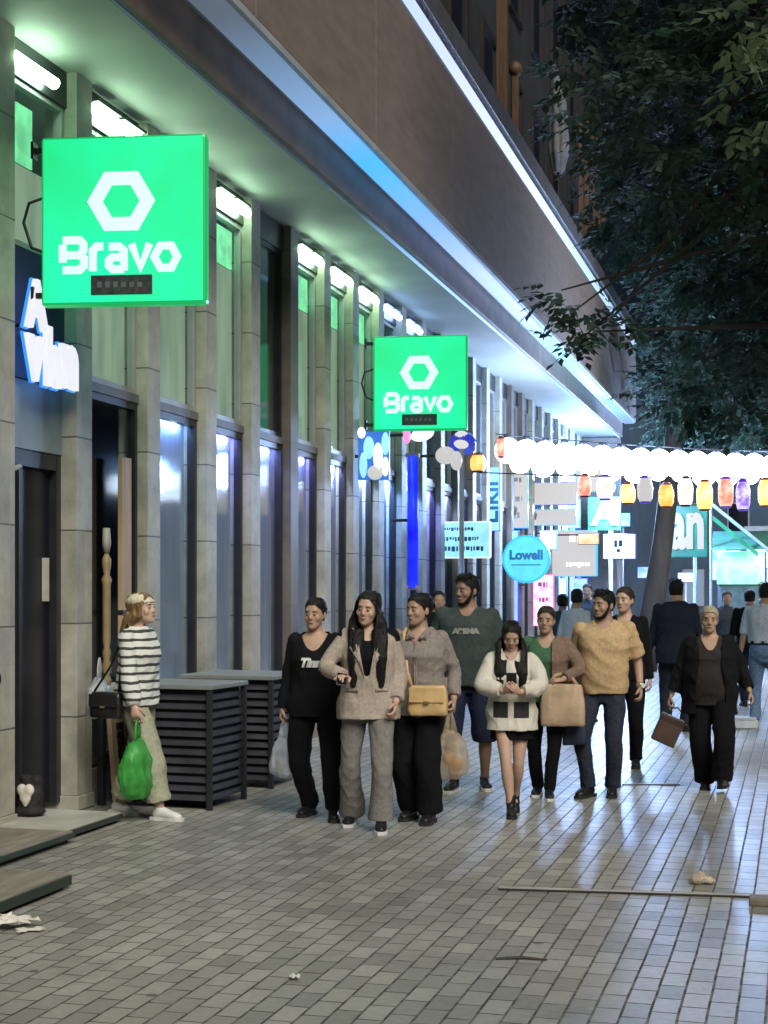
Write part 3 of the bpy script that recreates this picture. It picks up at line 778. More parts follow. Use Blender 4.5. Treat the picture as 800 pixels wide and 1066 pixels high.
for q in (.06, .78): MB().box((-.06, q, 0), (-.01, q + .05, .898)).build('leg', M_BLACKM, sh)
ab = tag(empty('sandwich_board', (-5.18, yb + .06, 0)), 'tan sandwich board with dark upright letters beside the door', 'sign board')
MB().box((-.02, 0, .04), (.02, .42, .88)).xf(lambda p: Vector((p.x - (p.z - .04) * .08, p.y, p.z))).build('panel', mat('tan_panel', (.48, .36, .23), .6, .15, 5), ab, bevel=.004)
MB().box((-.02, .44, 0), (.02, .50, .90)).build('post', mat('tan_panel2', (.55, .45, .32), .6, .15, 5), ab, bevel=.004)
me = text_mesh('nio', .24, .004, .012)
p = mesh_np(me); p = np.stack([.024 + p[:, 2] - (p[:, 0] + .45) * .0 - .03, .16 + p[:, 1], .50 - p[:, 0]], 1); p[:, 0] -= (p[:, 2] - .04) * .08 - .03
set_np(me, p); link('lettering', me, M_BLACKM, ab)
MB().box((-.018, .43, .0), (.018, .4401, .04)).build('foot', M_BLACKM, ab)

# ================================================================== entry steps
def slab(u0, v0, u1, v1, X0, th, z0, name, label, mt, over=.5):
    a = ground(u0, v0); b_ = ground(u1, v1)
    o = tag(empty(name, (a.x, a.y, 0)), label, 'step')
    L = b_.y - a.y
    MB().box((X0 - a.x, 0, z0 + .012), (-.02, L, z0 + th)).build('tread', mt, o, bevel=.006)
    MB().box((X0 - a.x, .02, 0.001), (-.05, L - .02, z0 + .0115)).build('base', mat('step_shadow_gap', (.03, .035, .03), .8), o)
    MB().box((-.0195, .0, z0 + .006), (-.006, L, z0 + th - .012)).build('edge_strip', mat('step_edge', (.03, .045, .035), .5), o)
    return o
M_STEP = mat('step_stone', (.45, .44, .40), .5, .2, 3, .2, 40)
M_STEPW = mat('step_wood', (.25, .225, .19), .5, .3, 3, .2, 40, stretch=(6, 1, 1))
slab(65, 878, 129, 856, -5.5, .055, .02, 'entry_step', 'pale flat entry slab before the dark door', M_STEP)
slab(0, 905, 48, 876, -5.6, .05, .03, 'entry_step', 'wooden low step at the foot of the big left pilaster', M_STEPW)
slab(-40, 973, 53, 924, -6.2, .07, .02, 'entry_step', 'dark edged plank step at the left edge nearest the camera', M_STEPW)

# small dark bundle by the door
p = at_d(29, 838, 10.75); p.z = .085
bu = tag(empty('bundle', (p.x + .02, p.y, .08)), 'small black bundle with a white heart shaped patch by the door', 'bundle')
mb = MB(); mb.ball((0, 0, .13), (.10, .08, .15)); mb.ball((-.03, .01, .26), (.07, .05, .04)); mb.ball((.05, 0, .25), (.05, .05, .05)); mb.ball((0, 0, .03), (.13, .10, .04))
me = remesh_mb(mb, .012, 3); wrinkle(me, .015, 4, 25); smooth_shade(me); link('sack', me, mat('black_cloth', (.015, .015, .018), .8), bu)
mb = MB(); mb.ball((-.028, -.07, .19), (.042, .03, .045)); mb.ball((.028, -.07, .19), (.042, .03, .045)); mb.tube([(0, -.075, .2), (0, -.075, .12), (0, -.07, .07)], [(.06, .02), (.045, .02), (.012, .012)], 12)
me = remesh_mb(mb, .008, 4); smooth_shade(me); link('patch', me, mat('white_patch', (.72, .66, .58), .6), bu)

# ================================================================== slatted boxes
M_SLAT = mat('slat_dark', (.035, .035, .045), .42, .3, 5, .2, 40)
M_SLATB = mat('slat_back', (.012, .012, .016), .7)
M_BTOP = mat('box_top', (.22, .24, .235), .45, .12, 4)
def slat_box(x0, x1, ya, yb_, H, label, rz):
    o = tag(empty('slatted_enclosure', ((x0 + x1) / 2, (ya + yb_) / 2, 0), rz), label, 'bin enclosure')
    w = (x1 - x0) / 2; dd = (yb_ - ya) / 2
    MB().box((-w + .03, -dd + .03, .06), (w - .03, dd - .03, H - .05)).build('core', M_SLATB, o)
    n = 12; hs = (H - .12) / n
    for nm, f in (('front', 0), ('side', 1), ('back', 2), ('side', 3)):
        mb = MB()
        for k in range(n):
            z0 = .07 + k * hs; z1 = z0 + hs * .60
            tilt = .012
            if f == 0: mb.add([(-w, -dd - .002, z0), (w, -dd - .002, z0), (w, -dd + .02, z1), (-w, -dd + .02, z1), (-w, -dd + .028, z0), (w, -dd + .028, z0), (w, -dd + .029, z1), (-w, -dd + .029, z1)], [(0, 1, 2, 3), (0, 4, 5, 1), (3, 2, 6, 7), (4, 7, 6, 5), (0, 3, 7, 4), (1, 5, 6, 2)])
            elif f == 2: mb.box((-w, dd - .025, z0), (w, dd, z1))
            else:
                sx = 1 if f == 1 else -1
                a = (w - .025) * sx; b_ = (w - .003) * sx
                mb.box((min(a, b_), -dd + .03, z0), (max(a, b_), dd - .03, z1))
        mb.build('slat_panel', M_SLAT, o)
    for sx in (-1, 1):
        for sy in (-1, 1):
            MB().box((sx * w - .02, sy * dd - .02, 0), (sx * w + .02, sy * dd + .02, H - .04)).build('corner_post', M_SLATB, o, bevel=.004)
    MB().box((-w - .03, -dd - .03, H - .038), (w + .03, dd + .03, H)).build('lid', M_BTOP, o, bevel=.008)
    return o
slat_box(-5.06, -4.36, 10.75, 11.4, .97, 'dark slatted enclosure with pale lid beside the striped woman', R_(-3))
slat_box(-5.15, -4.33, 12.05, 12.8, .97, 'dark slatted enclosure with pale lid, farther one behind the woman in black sweater', R_(-2))

# ================================================================== marks on the paving
def crossdrain(u0, v0, u1, v1, wid, label, cat, th=.02):
    a = ground(u0, v0); b_ = ground(u1, v1)
    d = (b_ - a); L = d.length; ang = math.atan2(d.y, d.x)
    o = tag(empty('drain_channel', (a.x, a.y, 0), ang), label, cat)
    MB().box((0, -wid * .2, .004), (L, wid * .10, th)).build('kerb_lip', mat('drain_lip', (.40, .38, .34), .5, .25, 5, .3, 40), o, bevel=.005)
    MB().box((0, -wid * .38, .004), (L, -wid * .205, .008)).build('shadow_seam', mat('drain_shadow_seam', (.03, .028, .026), .8), o)  # dark strip: the shadow under the lip, put into colour
    return o
crossdrain(520, 925, 812, 934, .16, 'pale drain channel with a painted shadow strip across the paving at right', 'drain', .007)
crossdrain(648, 817, 708, 817.5, .10, 'short far drain seam in the paving behind the man in tan', 'drain', .012)
a = ground(790, 942)
o = MB().box((-.05, -.06, 0), (.08, .06, .045)).build('stone_block', mat('block_stone', (.17, .14, .11), .6, .25, 8, .3, 40), None, bevel=.012); o.location = (a.x, a.y, .0)
tag(o, 'small brown block at the end of the pale drain channel', 'block')
def lump(u, v, size, name, label, cat, m, seed, flat=.5):
    a = ground(u, v); mb = MB(); r2 = np.random.RandomState(seed)
    for q in range(6): mb.ball(r2.normal(size=3) * np.array(size) * .35 + np.array([0, 0, size[2] * .6]), [s * r2.uniform(.4, .75) for s in size], None, 8, 6)
    me = remesh_mb(mb, min(size) / 5, 1, .4); wrinkle(me, min(size) * .25, seed, 3.0 / max(size)); 
    p = mesh_np(me); p[:, 2] -= p[:, 2].min(); set_np(me, p)
    o = link(name, me, m); o.location = (a.x, a.y, 0.001); tag(o, label, cat); return o
M_STONE = mat('pebble', (.47, .40, .30), .7, .25, 20, .4, 60)
M_PAPER = mat('paper', (.68, .64, .58), .7, .1, 12)
lump(731, 921, (.062, .05, .045), 'stone', 'pale beige stone lying on the drain channel at right', 'stone', M_STONE, 3)
def crumple(u, v, w, l, name, label, m, seed, amp=.018):
    r2 = np.random.RandomState(seed); g = ground(u, v); n = 11; V = []; F = []
    ph = r2.rand(6) * 6.28; kx = r2.normal(size=6) * 60; ky = r2.normal(size=6) * 60
    for i in range(n):
        for j in range(n):
            x = (i / (n - 1) - .5) * w * (1 + .25 * math.sin(j * 1.3 + ph[0])); yy = (j / (n - 1) - .5) * l * (1 + .25 * math.sin(i * 1.1 + ph[1]))
            z = sum(abs(math.sin(kx[q] * x + ky[q] * yy + ph[q])) for q in range(6)) / 6 * amp + r2.uniform(0, .004)
            V.append((x, yy, z))
    for i in range(n - 1):
        for j in range(n - 1): F.append((i * n + j, (i + 1) * n + j, (i + 1) * n + j + 1, i * n + j + 1))
    me = bpy.data.meshes.new(name); me.from_pydata(V, [], F); me.update()
    o = link(name, me, m); sm = o.modifiers.new('t', 'SOLIDIFY'); sm.thickness = .0015
    o.location = (g.x, g.y, .003); o.rotation_euler = (0, 0, r2.rand() * 3); tag(o, label, 'litter'); return o
crumple(12, 966, .22, .17, 'paper_scrap', 'crumpled white paper by the plank step at the left edge', M_PAPER, 4, .06)
crumple(32, 970, .12, .07, 'paper_scrap', 'flat torn scrap beside the crumpled white paper', M_PAPER, 5, .012)
crumple(307, 1020, .06, .04, 'paper_scrap', 'tiny white scrap alone on the foreground bricks', M_PAPER, 6, .02)
a = ground(516, 1000); b_ = ground(570, 1001)
o = MB().tube([a + Vector((0, 0, .008)), (a + b_) / 2 + Vector((0, .015, .012)), b_ + Vector((0, 0, .007))], [.006, .008, .004], 6).build('twig', mat('twig_bark', (.05, .04, .03), .8)); tag(o, 'thin dark twig lying on the bricks in the right foreground', 'twig')
# ================================================================== FAR SIGNS, LAMPS, KIOSKS
def lit(name, color, s, **k): return glow(name, color, s, **k)
M_SB = mat('sign_back', (.05, .06, .08), .5)
def board(u0, v0, u1, v1, d, name, label, cat, face_m, edge_m=None, marks=None, mark_m=None, th=.12, hang=None, text=None, text_h=.5, vertical=False, ztop=None):
    c = at_d((u0 + u1) / 2, (v0 + v1) / 2, d); k = FPX / d
    w = (u1 - u0) / k / CS ** 0; h = (v1 - v0) / k
    o = tag(empty(name, c, 0), label, cat)
    MB().box((-w / 2, 0, -h / 2), (w / 2, th, h / 2)).build('case', edge_m or M_SB, o, bevel=min(.02, h * .05))
    f = MB().box((-w / 2 + .012, -.008, -h / 2 + .012), (w / 2 - .012, -.0005, h / 2 - .012)).build('face', face_m, o)
    if marks:
        for (a, b_, c0, d0) in marks:     # one unreadable line of writing: a row of uneven strokes
            mb = MB(); x = -w / 2 + a * w; xe = -w / 2 + b_ * w; hh = d0 * h; q = 0
            while x < xe:
                ww = hh * rs.uniform(.3, .75)
                mb.box((x, -.0125, h / 2 - c0 * h - hh * rs.uniform(.6, 1.0)), (min(xe, x + ww), -.0085, h / 2 - c0 * h)); x += ww + hh * .22
            mb.build('writing', mark_m or M_SB, f)
    if text:
        me = text_mesh(text, 1, .002, .02); p = mesh_np(me)
        if vertical: p = np.stack([-p[:, 1], p[:, 0], p[:, 2]], 1)
        wx = np.ptp(p[:, 0]); wy = np.ptp(p[:, 1]); s = min(w * .86 / wx, h * text_h / wy)
        p = (p - np.array([(p[:, 0].max() + p[:, 0].min()) / 2, (p[:, 1].max() + p[:, 1].min()) / 2, 0])) * np.array([s, s, 1])
        set_np(me, np.stack([p[:, 0], -.011 - p[:, 2], p[:, 1]], 1)); link('writing', me, mark_m or M_SB, f)
    if hang is not None:   # arm to the wall on the left
        xw = hang - c.x
        MB().box((xw, th * .3, h * .3), (-w / 2 + .001, th * .7, h * .3 + .035)).build('bracket', M_BLACKM, o)
    if ztop is not None:   # post down to the ground
        MB().tube([(0, th / 2, -c.z), (0, th / 2, -h / 2)], .04, 10).build('post', M_FRAME_L, o, smooth=True)
    return o
W_ = lit('far_white', (.85, .95, 1.0), 1.6)
W_C = lit('far_cyan', (.35, .85, 1.0), 1.25, var=.25, scale=4)
W_G = lit('far_greywhite', (.60, .58, .57), 1.0)
W_P = lit('far_pink', (1.0, .35, .6), 1.5, color2=(1.0, .8, .9), scale=6)
W_GR = lit('far_green', (.1, .9, .6), 1.4, color2=(.7, 1, .9), scale=3)
E_C = lit('edge_cyan', (.02, .45, 1.0), 1.3)
E_B = lit('edge_blue', (.02, .05, .9), 1.0)
M_INK = mat('sign_ink', (.02, .12, .22), .6)
board(450, 543, 511, 581, 24, 'hanging_sign', 'white rectangular lit sign with three lines of small writing', 'shop sign', W_C, W_, [(.12, .72, .16, .10), (.06, .80, .42, .12), (.1, .9, .68, .14)], M_INK, hang=-5.28)
board(498, 486, 521, 553, 27, 'vertical_sign', 'narrow cyan lit sign with upright writing beside the white rectangular sign', 'shop sign', W_C, E_B, text='Likir', text_h=.8, vertical=True, mark_m=M_INK, hang=-5.28)
board(521, 484, 550, 550, 30, 'vertical_sign', 'grey white lit panel between the cyan upright sign and the two row sign', 'shop sign', W_G, E_C, [(.2, .8, .2, .1), (.2, .8, .5, .1), (.3, .7, .75, .1)], mat('ink_soft', (.25, .28, .3), .6), hang=-5.28)
board(541, 502, 601, 526, 32, 'shop_sign', 'upper grey white lit sign of the pair under the globes', 'shop sign', W_G, E_B, hang=-5.28)
board(546, 530, 600, 547, 32.2, 'shop_sign', 'lower grey white lit sign of the pair under the globes', 'shop sign', W_G, E_C, hang=-5.28)
board(552, 552, 621, 600, 34, 'shop_sign', 'broad pale lit billboard with cyan edges above the far crowd', 'shop sign', W_G, E_C, [(.6, .95, .08, .2), (.55, .9, .7, .12)], W_, th=.3, hang=-5.28)
board(628, 556, 662, 582, 33, 'hanging_box_sign', 'square white lit sign with a dark mark hanging in the middle of the street', 'shop sign', W_, E_B, [(.35, .6, .25, .3), (.42, .55, .6, .2)], M_INK, ztop=1)
board(555, 598, 577, 652, 31, 'vertical_sign', 'narrow pink and white lit sign under the round cyan sign', 'shop sign', W_P, lit('edge_mag', (.9, .05, .5), 1), [(.25, .7, .15, .1), (.3, .8, .45, .1), (.2, .7, .75, .1)], mat('ink_pink', (.4, .05, .25), .6), hang=-5.28)
# round cyan sign
c = at_d(548, 582, 28); k = FPX / 28
o = tag(empty('round_sign', c), 'round cyan lit sign with short writing over a blue ring', 'shop sign')
mb = MB().tube([(0, 0, 0), (0, .12, 0)], 25 / k, 32); mb.build('case', E_C, o)
f = MB().tube([(0, -.008, 0), (0, -.001, 0)], 23 / k, 32).build('face', lit('cyan_disc', (.12, .80, .95), 1.0, var=.2, scale=4), o)
me = text_mesh('Lowell', .24, .002, .012); p = mesh_np(me); set_np(me, np.stack([p[:, 0], -.0115 - p[:, 2], p[:, 1] + .07], 1)); link('writing', me, M_INK, f)
MB().box((-.28, -.0125, -.12), (.28, -.0085, -.10)).build('underline', M_INK, f)
MB().box((-5.28 - c.x, .04, .1), (-25 / k + .01, .08, .14)).build('bracket', M_BLACKM, o)
# green lettering signs
def blob_sign(u0, v0, u1, v1, d, label, post=True, letters='an', halo=None):
    c = at_d((u0 + u1) / 2, (v0 + v1) / 2, d); k = FPX / d; w = (u1 - u0) / k; h = (v1 - v0) / k
    o = tag(empty('letter_sign', c), label, 'shop sign')
    MB().box((-w / 2, .05, -h / 2), (w / 2, .12, h / 2)).build('backing', halo or lit('halo_green', (.01, .42, .33), .8, var=.5, scale=3), o, bevel=.02)
    me = text_mesh(letters, 1, .04, .04); p = mesh_np(me); sx = w * .85 / np.ptp(p[:, 0]); sy = h * .72 / np.ptp(p[:, 1])
    p = np.stack([(p[:, 0] - (p[:, 0].max() + p[:, 0].min()) / 2) * sx, -p[:, 2] - .0, (p[:, 1] - (p[:, 1].max() + p[:, 1].min()) / 2) * sy], 1); set_np(me, p)
    link('lettering', me, W_G, o)
    if post: MB().tube([(w * .2, .085, -c.z), (w * .2, .085, -h / 2)], .05, 10).build('post', mat('pale_post', (.5, .55, .58), .5), o, smooth=True)
    return o
blob_sign(694, 526, 736, 580, 38, 'grey letters on a dark green lit board on a pale post', True, 'an')
blob_sign(612, 517, 646, 552, 36, 'white glowing letter on a green lit board beside the broad billboard', True, 'A', lit('halo_g2', (.02, .7, .42), 1.0, var=.3))
# small lit panels near the facade lamp cluster
def globe(c, r, m, name, label, cat, group=None, parent=None):
    o = empty(name, c); tag(o, label, cat, group)
    MB().ball((0, 0, 0), r, None, 18, 12).build('globe', m, o, smooth=True)
    MB().tube([(0, 0, r * .9), (0, 0, r * 1.25)], [r * .35, r * .25], 10).build('cap', M_BLACKM, o, smooth=True)
    return o
# street lamp with a round head by the dark pillar
c = at_d(481, 458, 22)
o = tag(empty('street_lamp', (c.x, c.y, 0)), 'slim pale lamp post with round glowing head before the dark pilaster', 'street lamp')
MB().tube([(0, 0, 0), (0, 0, .3), (0, 0, .35), (0, 0, c.z - .1)], [.07, .06, .04, .035], 12).build('post', mat('lamp_post', (.45, .42, .42), .5), o, smooth=True)
MB().ball((0, 0, c.z), .135, None, 18, 12).build('globe', lit('lamp_head', (.68, .66, .64), 1.1), o, smooth=True)
MB().tube([(0, .02, c.z - .1), (0, .08, c.z), (0, .1, c.z + .1)], [.2, .2, .12], 14).build('shade', lit('lamp_halo_blue', (.03, .05, .6), .8), o, smooth=True)  # blue halo around the lamp head, modelled as a glowing disc behind it
b1 = at_d(464, 474, 21.5)
o = tag(empty('wall_lamp', b1), 'pale clustered wall lamp under the farther green sign', 'wall lamp')
MB().ball((0, 0, 0), (.15, .1, .13)).ball((.16, 0, -.08), (.09, .08, .14)).build('shade', W_G, o, smooth=True)
MB().box((-5.28 - b1.x, .03, -.02), (-.1, .06, .02)).build('bracket', M_BLACKM, o)
b1 = at_d(434, 452, 19.4)
o = tag(empty('wall_lamp', b1), 'white and pink spot lamp right below the farther green sign', 'wall lamp')
MB().ball((.08, 0, 0), (.16, .1, .09), Matrix.Rotation(R_(-15), 3, 'Y')).build('shade', lit('spot_white', (.85, 1, .97), 1.6), o, smooth=True)
MB().ball((-.13, 0, -.02), (.05, .08, .10)).build('side_light', lit('spot_pink', (1, .25, .6), 1.3), o, smooth=True)
MB().box((-5.28 - b1.x, .03, -.02), (-.15, .06, .02)).build('bracket', M_BLACKM, o)
# neon tube and lit ornament on the facade
a = at_d(430, 474, 20.0); b_ = at_d(430, 612, 20.0)
o = tag(empty('neon_tube', (a.x, a.y, b_.z)), 'upright deep blue neon tube on the facade below the farther green sign', 'neon tube')
MB().tube([(0, 0, 0), (0, 0, a.z - b_.z)], .075, 12).build('tube', lit('deep_blue', (.0, .0, .95), 1.0, color2=(.02, .06, 1.0), scale=2), o, smooth=True)
for zz in (0, a.z - b_.z): MB().box((-.09, -.05, zz - .03), (.09, .06, zz + .03)).build('end_cap', mat('neon_cap', (.45, .3, .3), .5), o, bevel=.01)
MB().box((-5.28 - a.x, .02, (a.z - b_.z) / 2), (-.07, .06, (a.z - b_.z) / 2 + .04)).build('bracket', M_BLACKM, o)
c = at_d(388, 474, 18.3)
o = tag(empty('light_ornament', c), 'cluster of blue white lit ornaments on the facade left under the farther green sign', 'ornament')
for q, (du, dv, r1, r2, mm) in enumerate(((-12, -24, .05, .07, W_), (-4, -8, .07, .14, W_C), (6, 2, .06, .18, W_), (-10, 10, .05, .16, W_C), (3, 18, .10, .09, W_G), (14, -12, .05, .14, W_C), (14, 12, .04, .12, W_))):
    MB().ball((du / 85, 0, -dv / 85), (r1, .05, r2)).build('bulb', mm, o, smooth=True)
MB().box((-.2, .051, -.3), (.2, .08, .3)).build('backing', lit('orn_back', (.05, .25, .9), .7), o)
MB().box((-5.28 - c.x, .08, -.02), (.0, .11, .02)).build('bracket', M_BLACKM, o)

# ---- white globes on a cable across the street, coloured lanterns below
M_GLOBE = lit('globe_white', (.86, .93, 1.0), 7.0)
DG = 27.0
pts = []
def cable(P0, P1, sag, label, name='cable'):
    pts = [P0.lerp(P1, t) - Vector((0, 0, sag * 4 * t * (1 - t))) for t in np.linspace(0, 1, 40)]
    o = MB().tube(pts, .012, 6).build(name, M_BLACKM, smooth=True); tag(o, label, 'cable'); return pts
P0 = at_d(505, 452, DG); P0.x = -5.25
P1 = at_d(1010, 472, DG)
cp = cable(P0, P1, .12, 'thin cable carrying the white globes across the street')
tot = (P1 - P0).length; n = int(tot / .335)
for q in range(n):
    t = (q + .6) / n
    p = P0.lerp(P1, t) - Vector((0, 0, .12 * 4 * t * (1 - t)))
    r = .235 + .02 * math.sin(q * 2.3)
    globe(p - Vector((0, 0, r * 1.2 + .0)), r, M_GLOBE, 'globe_lantern', 'white glowing globe in the row strung across the street', 'lantern', 'white globes strung across the street')
# second, offset row of smaller globes just behind
Q0 = at_d(505, 467, DG + 1.5); Q0.x = -5.25
Q1 = at_d(1010, 484, DG + 1.5)
cable(Q0, Q1, .1, 'second thin cable just behind the first, with smaller globes')
tot = (Q1 - Q0).length; n = int(tot / .42)
for q in range(n):
    t = (q + .4) / n
    p = Q0.lerp(Q1, t) - Vector((0, 0, .1 * 4 * t * (1 - t)))
    r = .215 + .02 * math.sin(q * 1.7)
    globe(p - Vector((0, 0, r * 1.2)), r, M_GLOBE, 'globe_lantern', 'smaller white globe in the second row behind the first', 'lantern', 'small white globes in the second row')
def box_lantern(u, v, d, w, h, m, label, frame_m=None):
    c = at_d(u, v, d); k = FPX / d; w /= k; h /= k
    o = tag(empty('box_lantern', c), label, 'lantern')
    mb = MB(); mb.rings([((0, 0, -h / 2 + h * q / 16), w * np.interp(q, [0, 3, 11, 16], [.37, .49, .51, .35]) * (1 - .045 * (q % 2)), w * np.interp(q, [0, 3, 11, 16], [.37, .49, .51, .35]) * (1 - .045 * (q % 2))) for q in range(17)], 20, 3.4)
    mb.build('shade', m, o, smooth=False)
    MB().rings([((0, 0, h / 2 + .002), w * .38, w * .38), ((0, 0, h / 2 + .05), w * .2, w * .2)], 12, 3).build('cap', frame_m or M_BLACKM, o)
    MB().rings([((0, 0, -h / 2 - .03), w * .30, w * .30), ((0, 0, -h / 2 - .002), w * .38, w * .38)], 12, 3).build('base', frame_m or M_BLACKM, o)
    return o
R0 = at_d(490, 492, 25.5); R0.x = -5.25
R1 = at_d(1010, 498, 25.5)
cable(R0, R1, .05, 'thin cable carrying the coloured box lanterns')
L_OR = lit('lan_orange', (1.0, .42, .06), 1.3, color2=(1, .75, .25), scale=5)
L_YE = lit('lan_yellow', (1.0, .75, .15), 1.5, color2=(1, .9, .5), scale=5)
L_RW = lit('lan_red', (1.0, .25, .15), 1.2, color2=(1.0, .75, .6), scale=7)
L_PW = lit('lan_violet', (.25, .12, 1.0), 1.3, color2=(.9, .85, 1), scale=7)
L_CW = lit('lan_white', (.8, .95, 1), 1.5, color2=(1, .6, .5), scale=4)
FR_P = lit('lan_frame_violet', (.10, .02, .6), .7)
FR_R = mat('lan_frame_red', (.4, .05, .04), .5)
for a in ((522, 466, 25.5, 10, 18, L_RW, 'small red lantern at the left end by the facade', FR_R), (498, 482, 25.5, 16, 16, L_OR, 'small orange lantern at the left end below the red one', FR_R),
          (609, 506, 25.5, 14, 20, L_RW, 'pale red lantern first in the coloured row under the globes', FR_R), (630, 508, 25.5, 17, 22, L_CW, 'white lantern with violet frame left in the coloured row', FR_P),
          (654, 514, 25.5, 16, 19, L_YE, 'low yellow orange lantern right of the white one with violet frame', FR_R), (672, 510, 25.5, 16, 24, W_G, 'plain grey white lantern in the coloured row', FR_P),
          (694, 516, 25.5, 16, 22, L_OR, 'orange lantern right of the plain grey white one', FR_R), (714, 512, 25.5, 16, 27, L_CW, 'tall white lantern with black frame in the coloured row', M_BLACKM),
          (734, 516, 25.5, 17, 28, L_YE, 'tall yellow lantern in the coloured row', FR_R), (756, 513, 25.5, 16, 28, L_RW, 'tall red and white lantern in the coloured row', FR_P),
          (774, 516, 25.5, 15, 28, L_PW, 'tall violet lantern in the coloured row', FR_P), (798, 513, 25.5, 17, 26, L_YE, 'yellow lantern at the right edge of the coloured row', FR_R)):
    box_lantern(*a)

# unseen blue white points added before the globes and over the far ground
for (u, v, d, e) in ((570, 470, 26.2, 420), (690, 474, 26.2, 520), (810, 478, 26.2, 420), (930, 478, 26.2, 420), (640, 520, 35, 2200), (760, 520, 40, 2600)):
    ld = bpy.data.lights.new('street_fill', 'POINT'); ld.energy = e; ld.color = (.36, .56, 1.0); ld.shadow_soft_size = .35
    lo = bpy.data.objects.new('street_fill', ld); COL.objects.link(lo); lo.location = at_d(u, v, d)

# ---- kiosks in the middle of the street, far
def kiosk(x, y, w, h, d, label, sign_m, sign_h, awn_m):
    o = tag(empty('kiosk', (x, y, 0)), label, 'kiosk')
    MB().box((-w / 2, 0, 0), (w / 2, d, h)).build('body', mat('kiosk_wall', (.10, .13, .16), .6, .25, 2), o)
    MB().box((-w / 2 - .05, -.25, .95), (w / 2 + .05, -.002, 1.02)).build('counter', M_FRAME_L, o, bevel=.01)
    MB().box((-w / 2 + .1, -.02, 1.1), (w / 2 - .1, -.002, h - sign_h - .05)).build('window', lit('kiosk_window', (.10, .2, .24), 1.0, var=.6, scale=2.5), o)
    MB().box((-w / 2, -.3, h - sign_h), (w / 2, -.01, h)).build('sign_box', sign_m, o, bevel=.02)
    aw = MB()
    aw.add([(-w / 2 - .1, -.05, h + .5), (w / 2 + .1, -.05, h + .5), (w / 2 + .1, -1.2, h + .05), (-w / 2 - .1, -1.2, h + .05), (-w / 2 - .1, -.05, h + .46), (w / 2 + .1, -.05, h + .46), (w / 2 + .1, -1.2, h + .01), (-w / 2 - .1, -1.2, h + .01)], [(0, 1, 2, 3), (4, 7, 6, 5), (3, 2, 6, 7), (0, 4, 5, 1), (1, 5, 6, 2), (0, 3, 7, 4)])
    aw.build('awning', awn_m, o)
    return o
k1 = at_d(772, 640, 37)
kiosk(k1.x, k1.y, 1.15, 2.68, 1.4, 'green and white lit kiosk at the right edge beyond the crowd', lit('kiosk_sign', (.80, 1.0, .95), 1.3, color2=(.12, .85, .5), scale=1.8), .82, mat('awning_green', (.12, .35, .25), .6, .3, 3))
k2 = at_d(800, 640, 46)
kiosk(k2.x + 1, k2.y, 3.2, 3.2, 2.0, 'farther kiosk with violet white lit front at the right edge', lit('violet_white', (.7, .75, 1.0), 1.6, color2=(.3, .25, 1), scale=2), .7, mat('awning_grey', (.3, .34, .36), .6, .3, 3))
# sloping stall awning
p1 = at_d(738, 520, 36); p2 = at_d(812, 580, 36)
o = tag(empty('stall_awning', (p1.x, p1.y, 0)), 'pale sloping stall awning on two posts above the lit kiosk at the right edge', 'awning')
L = p2 - p1
MB().add([(0, 0, p1.z), (L.x, 0, p2.z), (L.x, 2.2, p2.z), (0, 2.2, p1.z), (0, 0, p1.z - .09), (L.x, 0, p2.z - .09), (L.x, 2.2, p2.z - .09), (0, 2.2, p1.z - .09)], [(0, 1, 2, 3), (4, 7, 6, 5), (0, 4, 5, 1), (1, 5, 6, 2), (2, 6, 7, 3), (3, 7, 4, 0)]).build('canopy', mat('awning_pale', (.40, .5, .46), .6, .25, 3), o)
MB().box((.1, -.05, p1.z - .42), (L.x * .7, -.01, p1.z - .30)).xf(lambda q: Vector((q.x, q.y, q.z + (p2.z - p1.z) / L.x * q.x))).build('underglow', lit('underglow_green', (.02, .6, .35), .9, var=.6), o)  # green light on the awning's underside, made as a glowing strip
for xx in (.05, L.x - .05): MB().tube([(xx, .1, 0), (xx, .1, p1.z - .1 + (p2.z - p1.z) / L.x * xx)], .035, 8).build('post', M_FRAME_L, o)
board(600, 490, 640, 512, 31, 'shop_sign', 'grey white lit sign squeezed right under the globes beside the two row pair', 'shop sign', W_G, E_C, hang=-5.28)
board(602, 555, 624, 567, 33, 'shop_sign', 'small orange and white lit strip above the broad billboard', 'shop sign', lit('orange_white', (1, .8, .6), 1.3, color2=(1, .45, .15), scale=5), M_SB, hang=-5.28)
board(778, 570, 822, 592, 42, 'shop_sign', 'violet white lit strip at the far right beyond the kiosk', 'shop sign', lit('violet_strip', (.8, .8, 1), 1.6, color2=(.35, .3, 1), scale=3), E_B, ztop=1)
board(742, 562, 756, 604, 39, 'vertical_sign', 'narrow green white lit sign left of the kiosk at right', 'shop sign', W_GR, E_C, ztop=1)
board(583, 520, 604, 550, 36, 'shop_sign', 'small cyan lit panel behind the two row pair', 'shop sign', W_C, E_C, hang=-5.28)
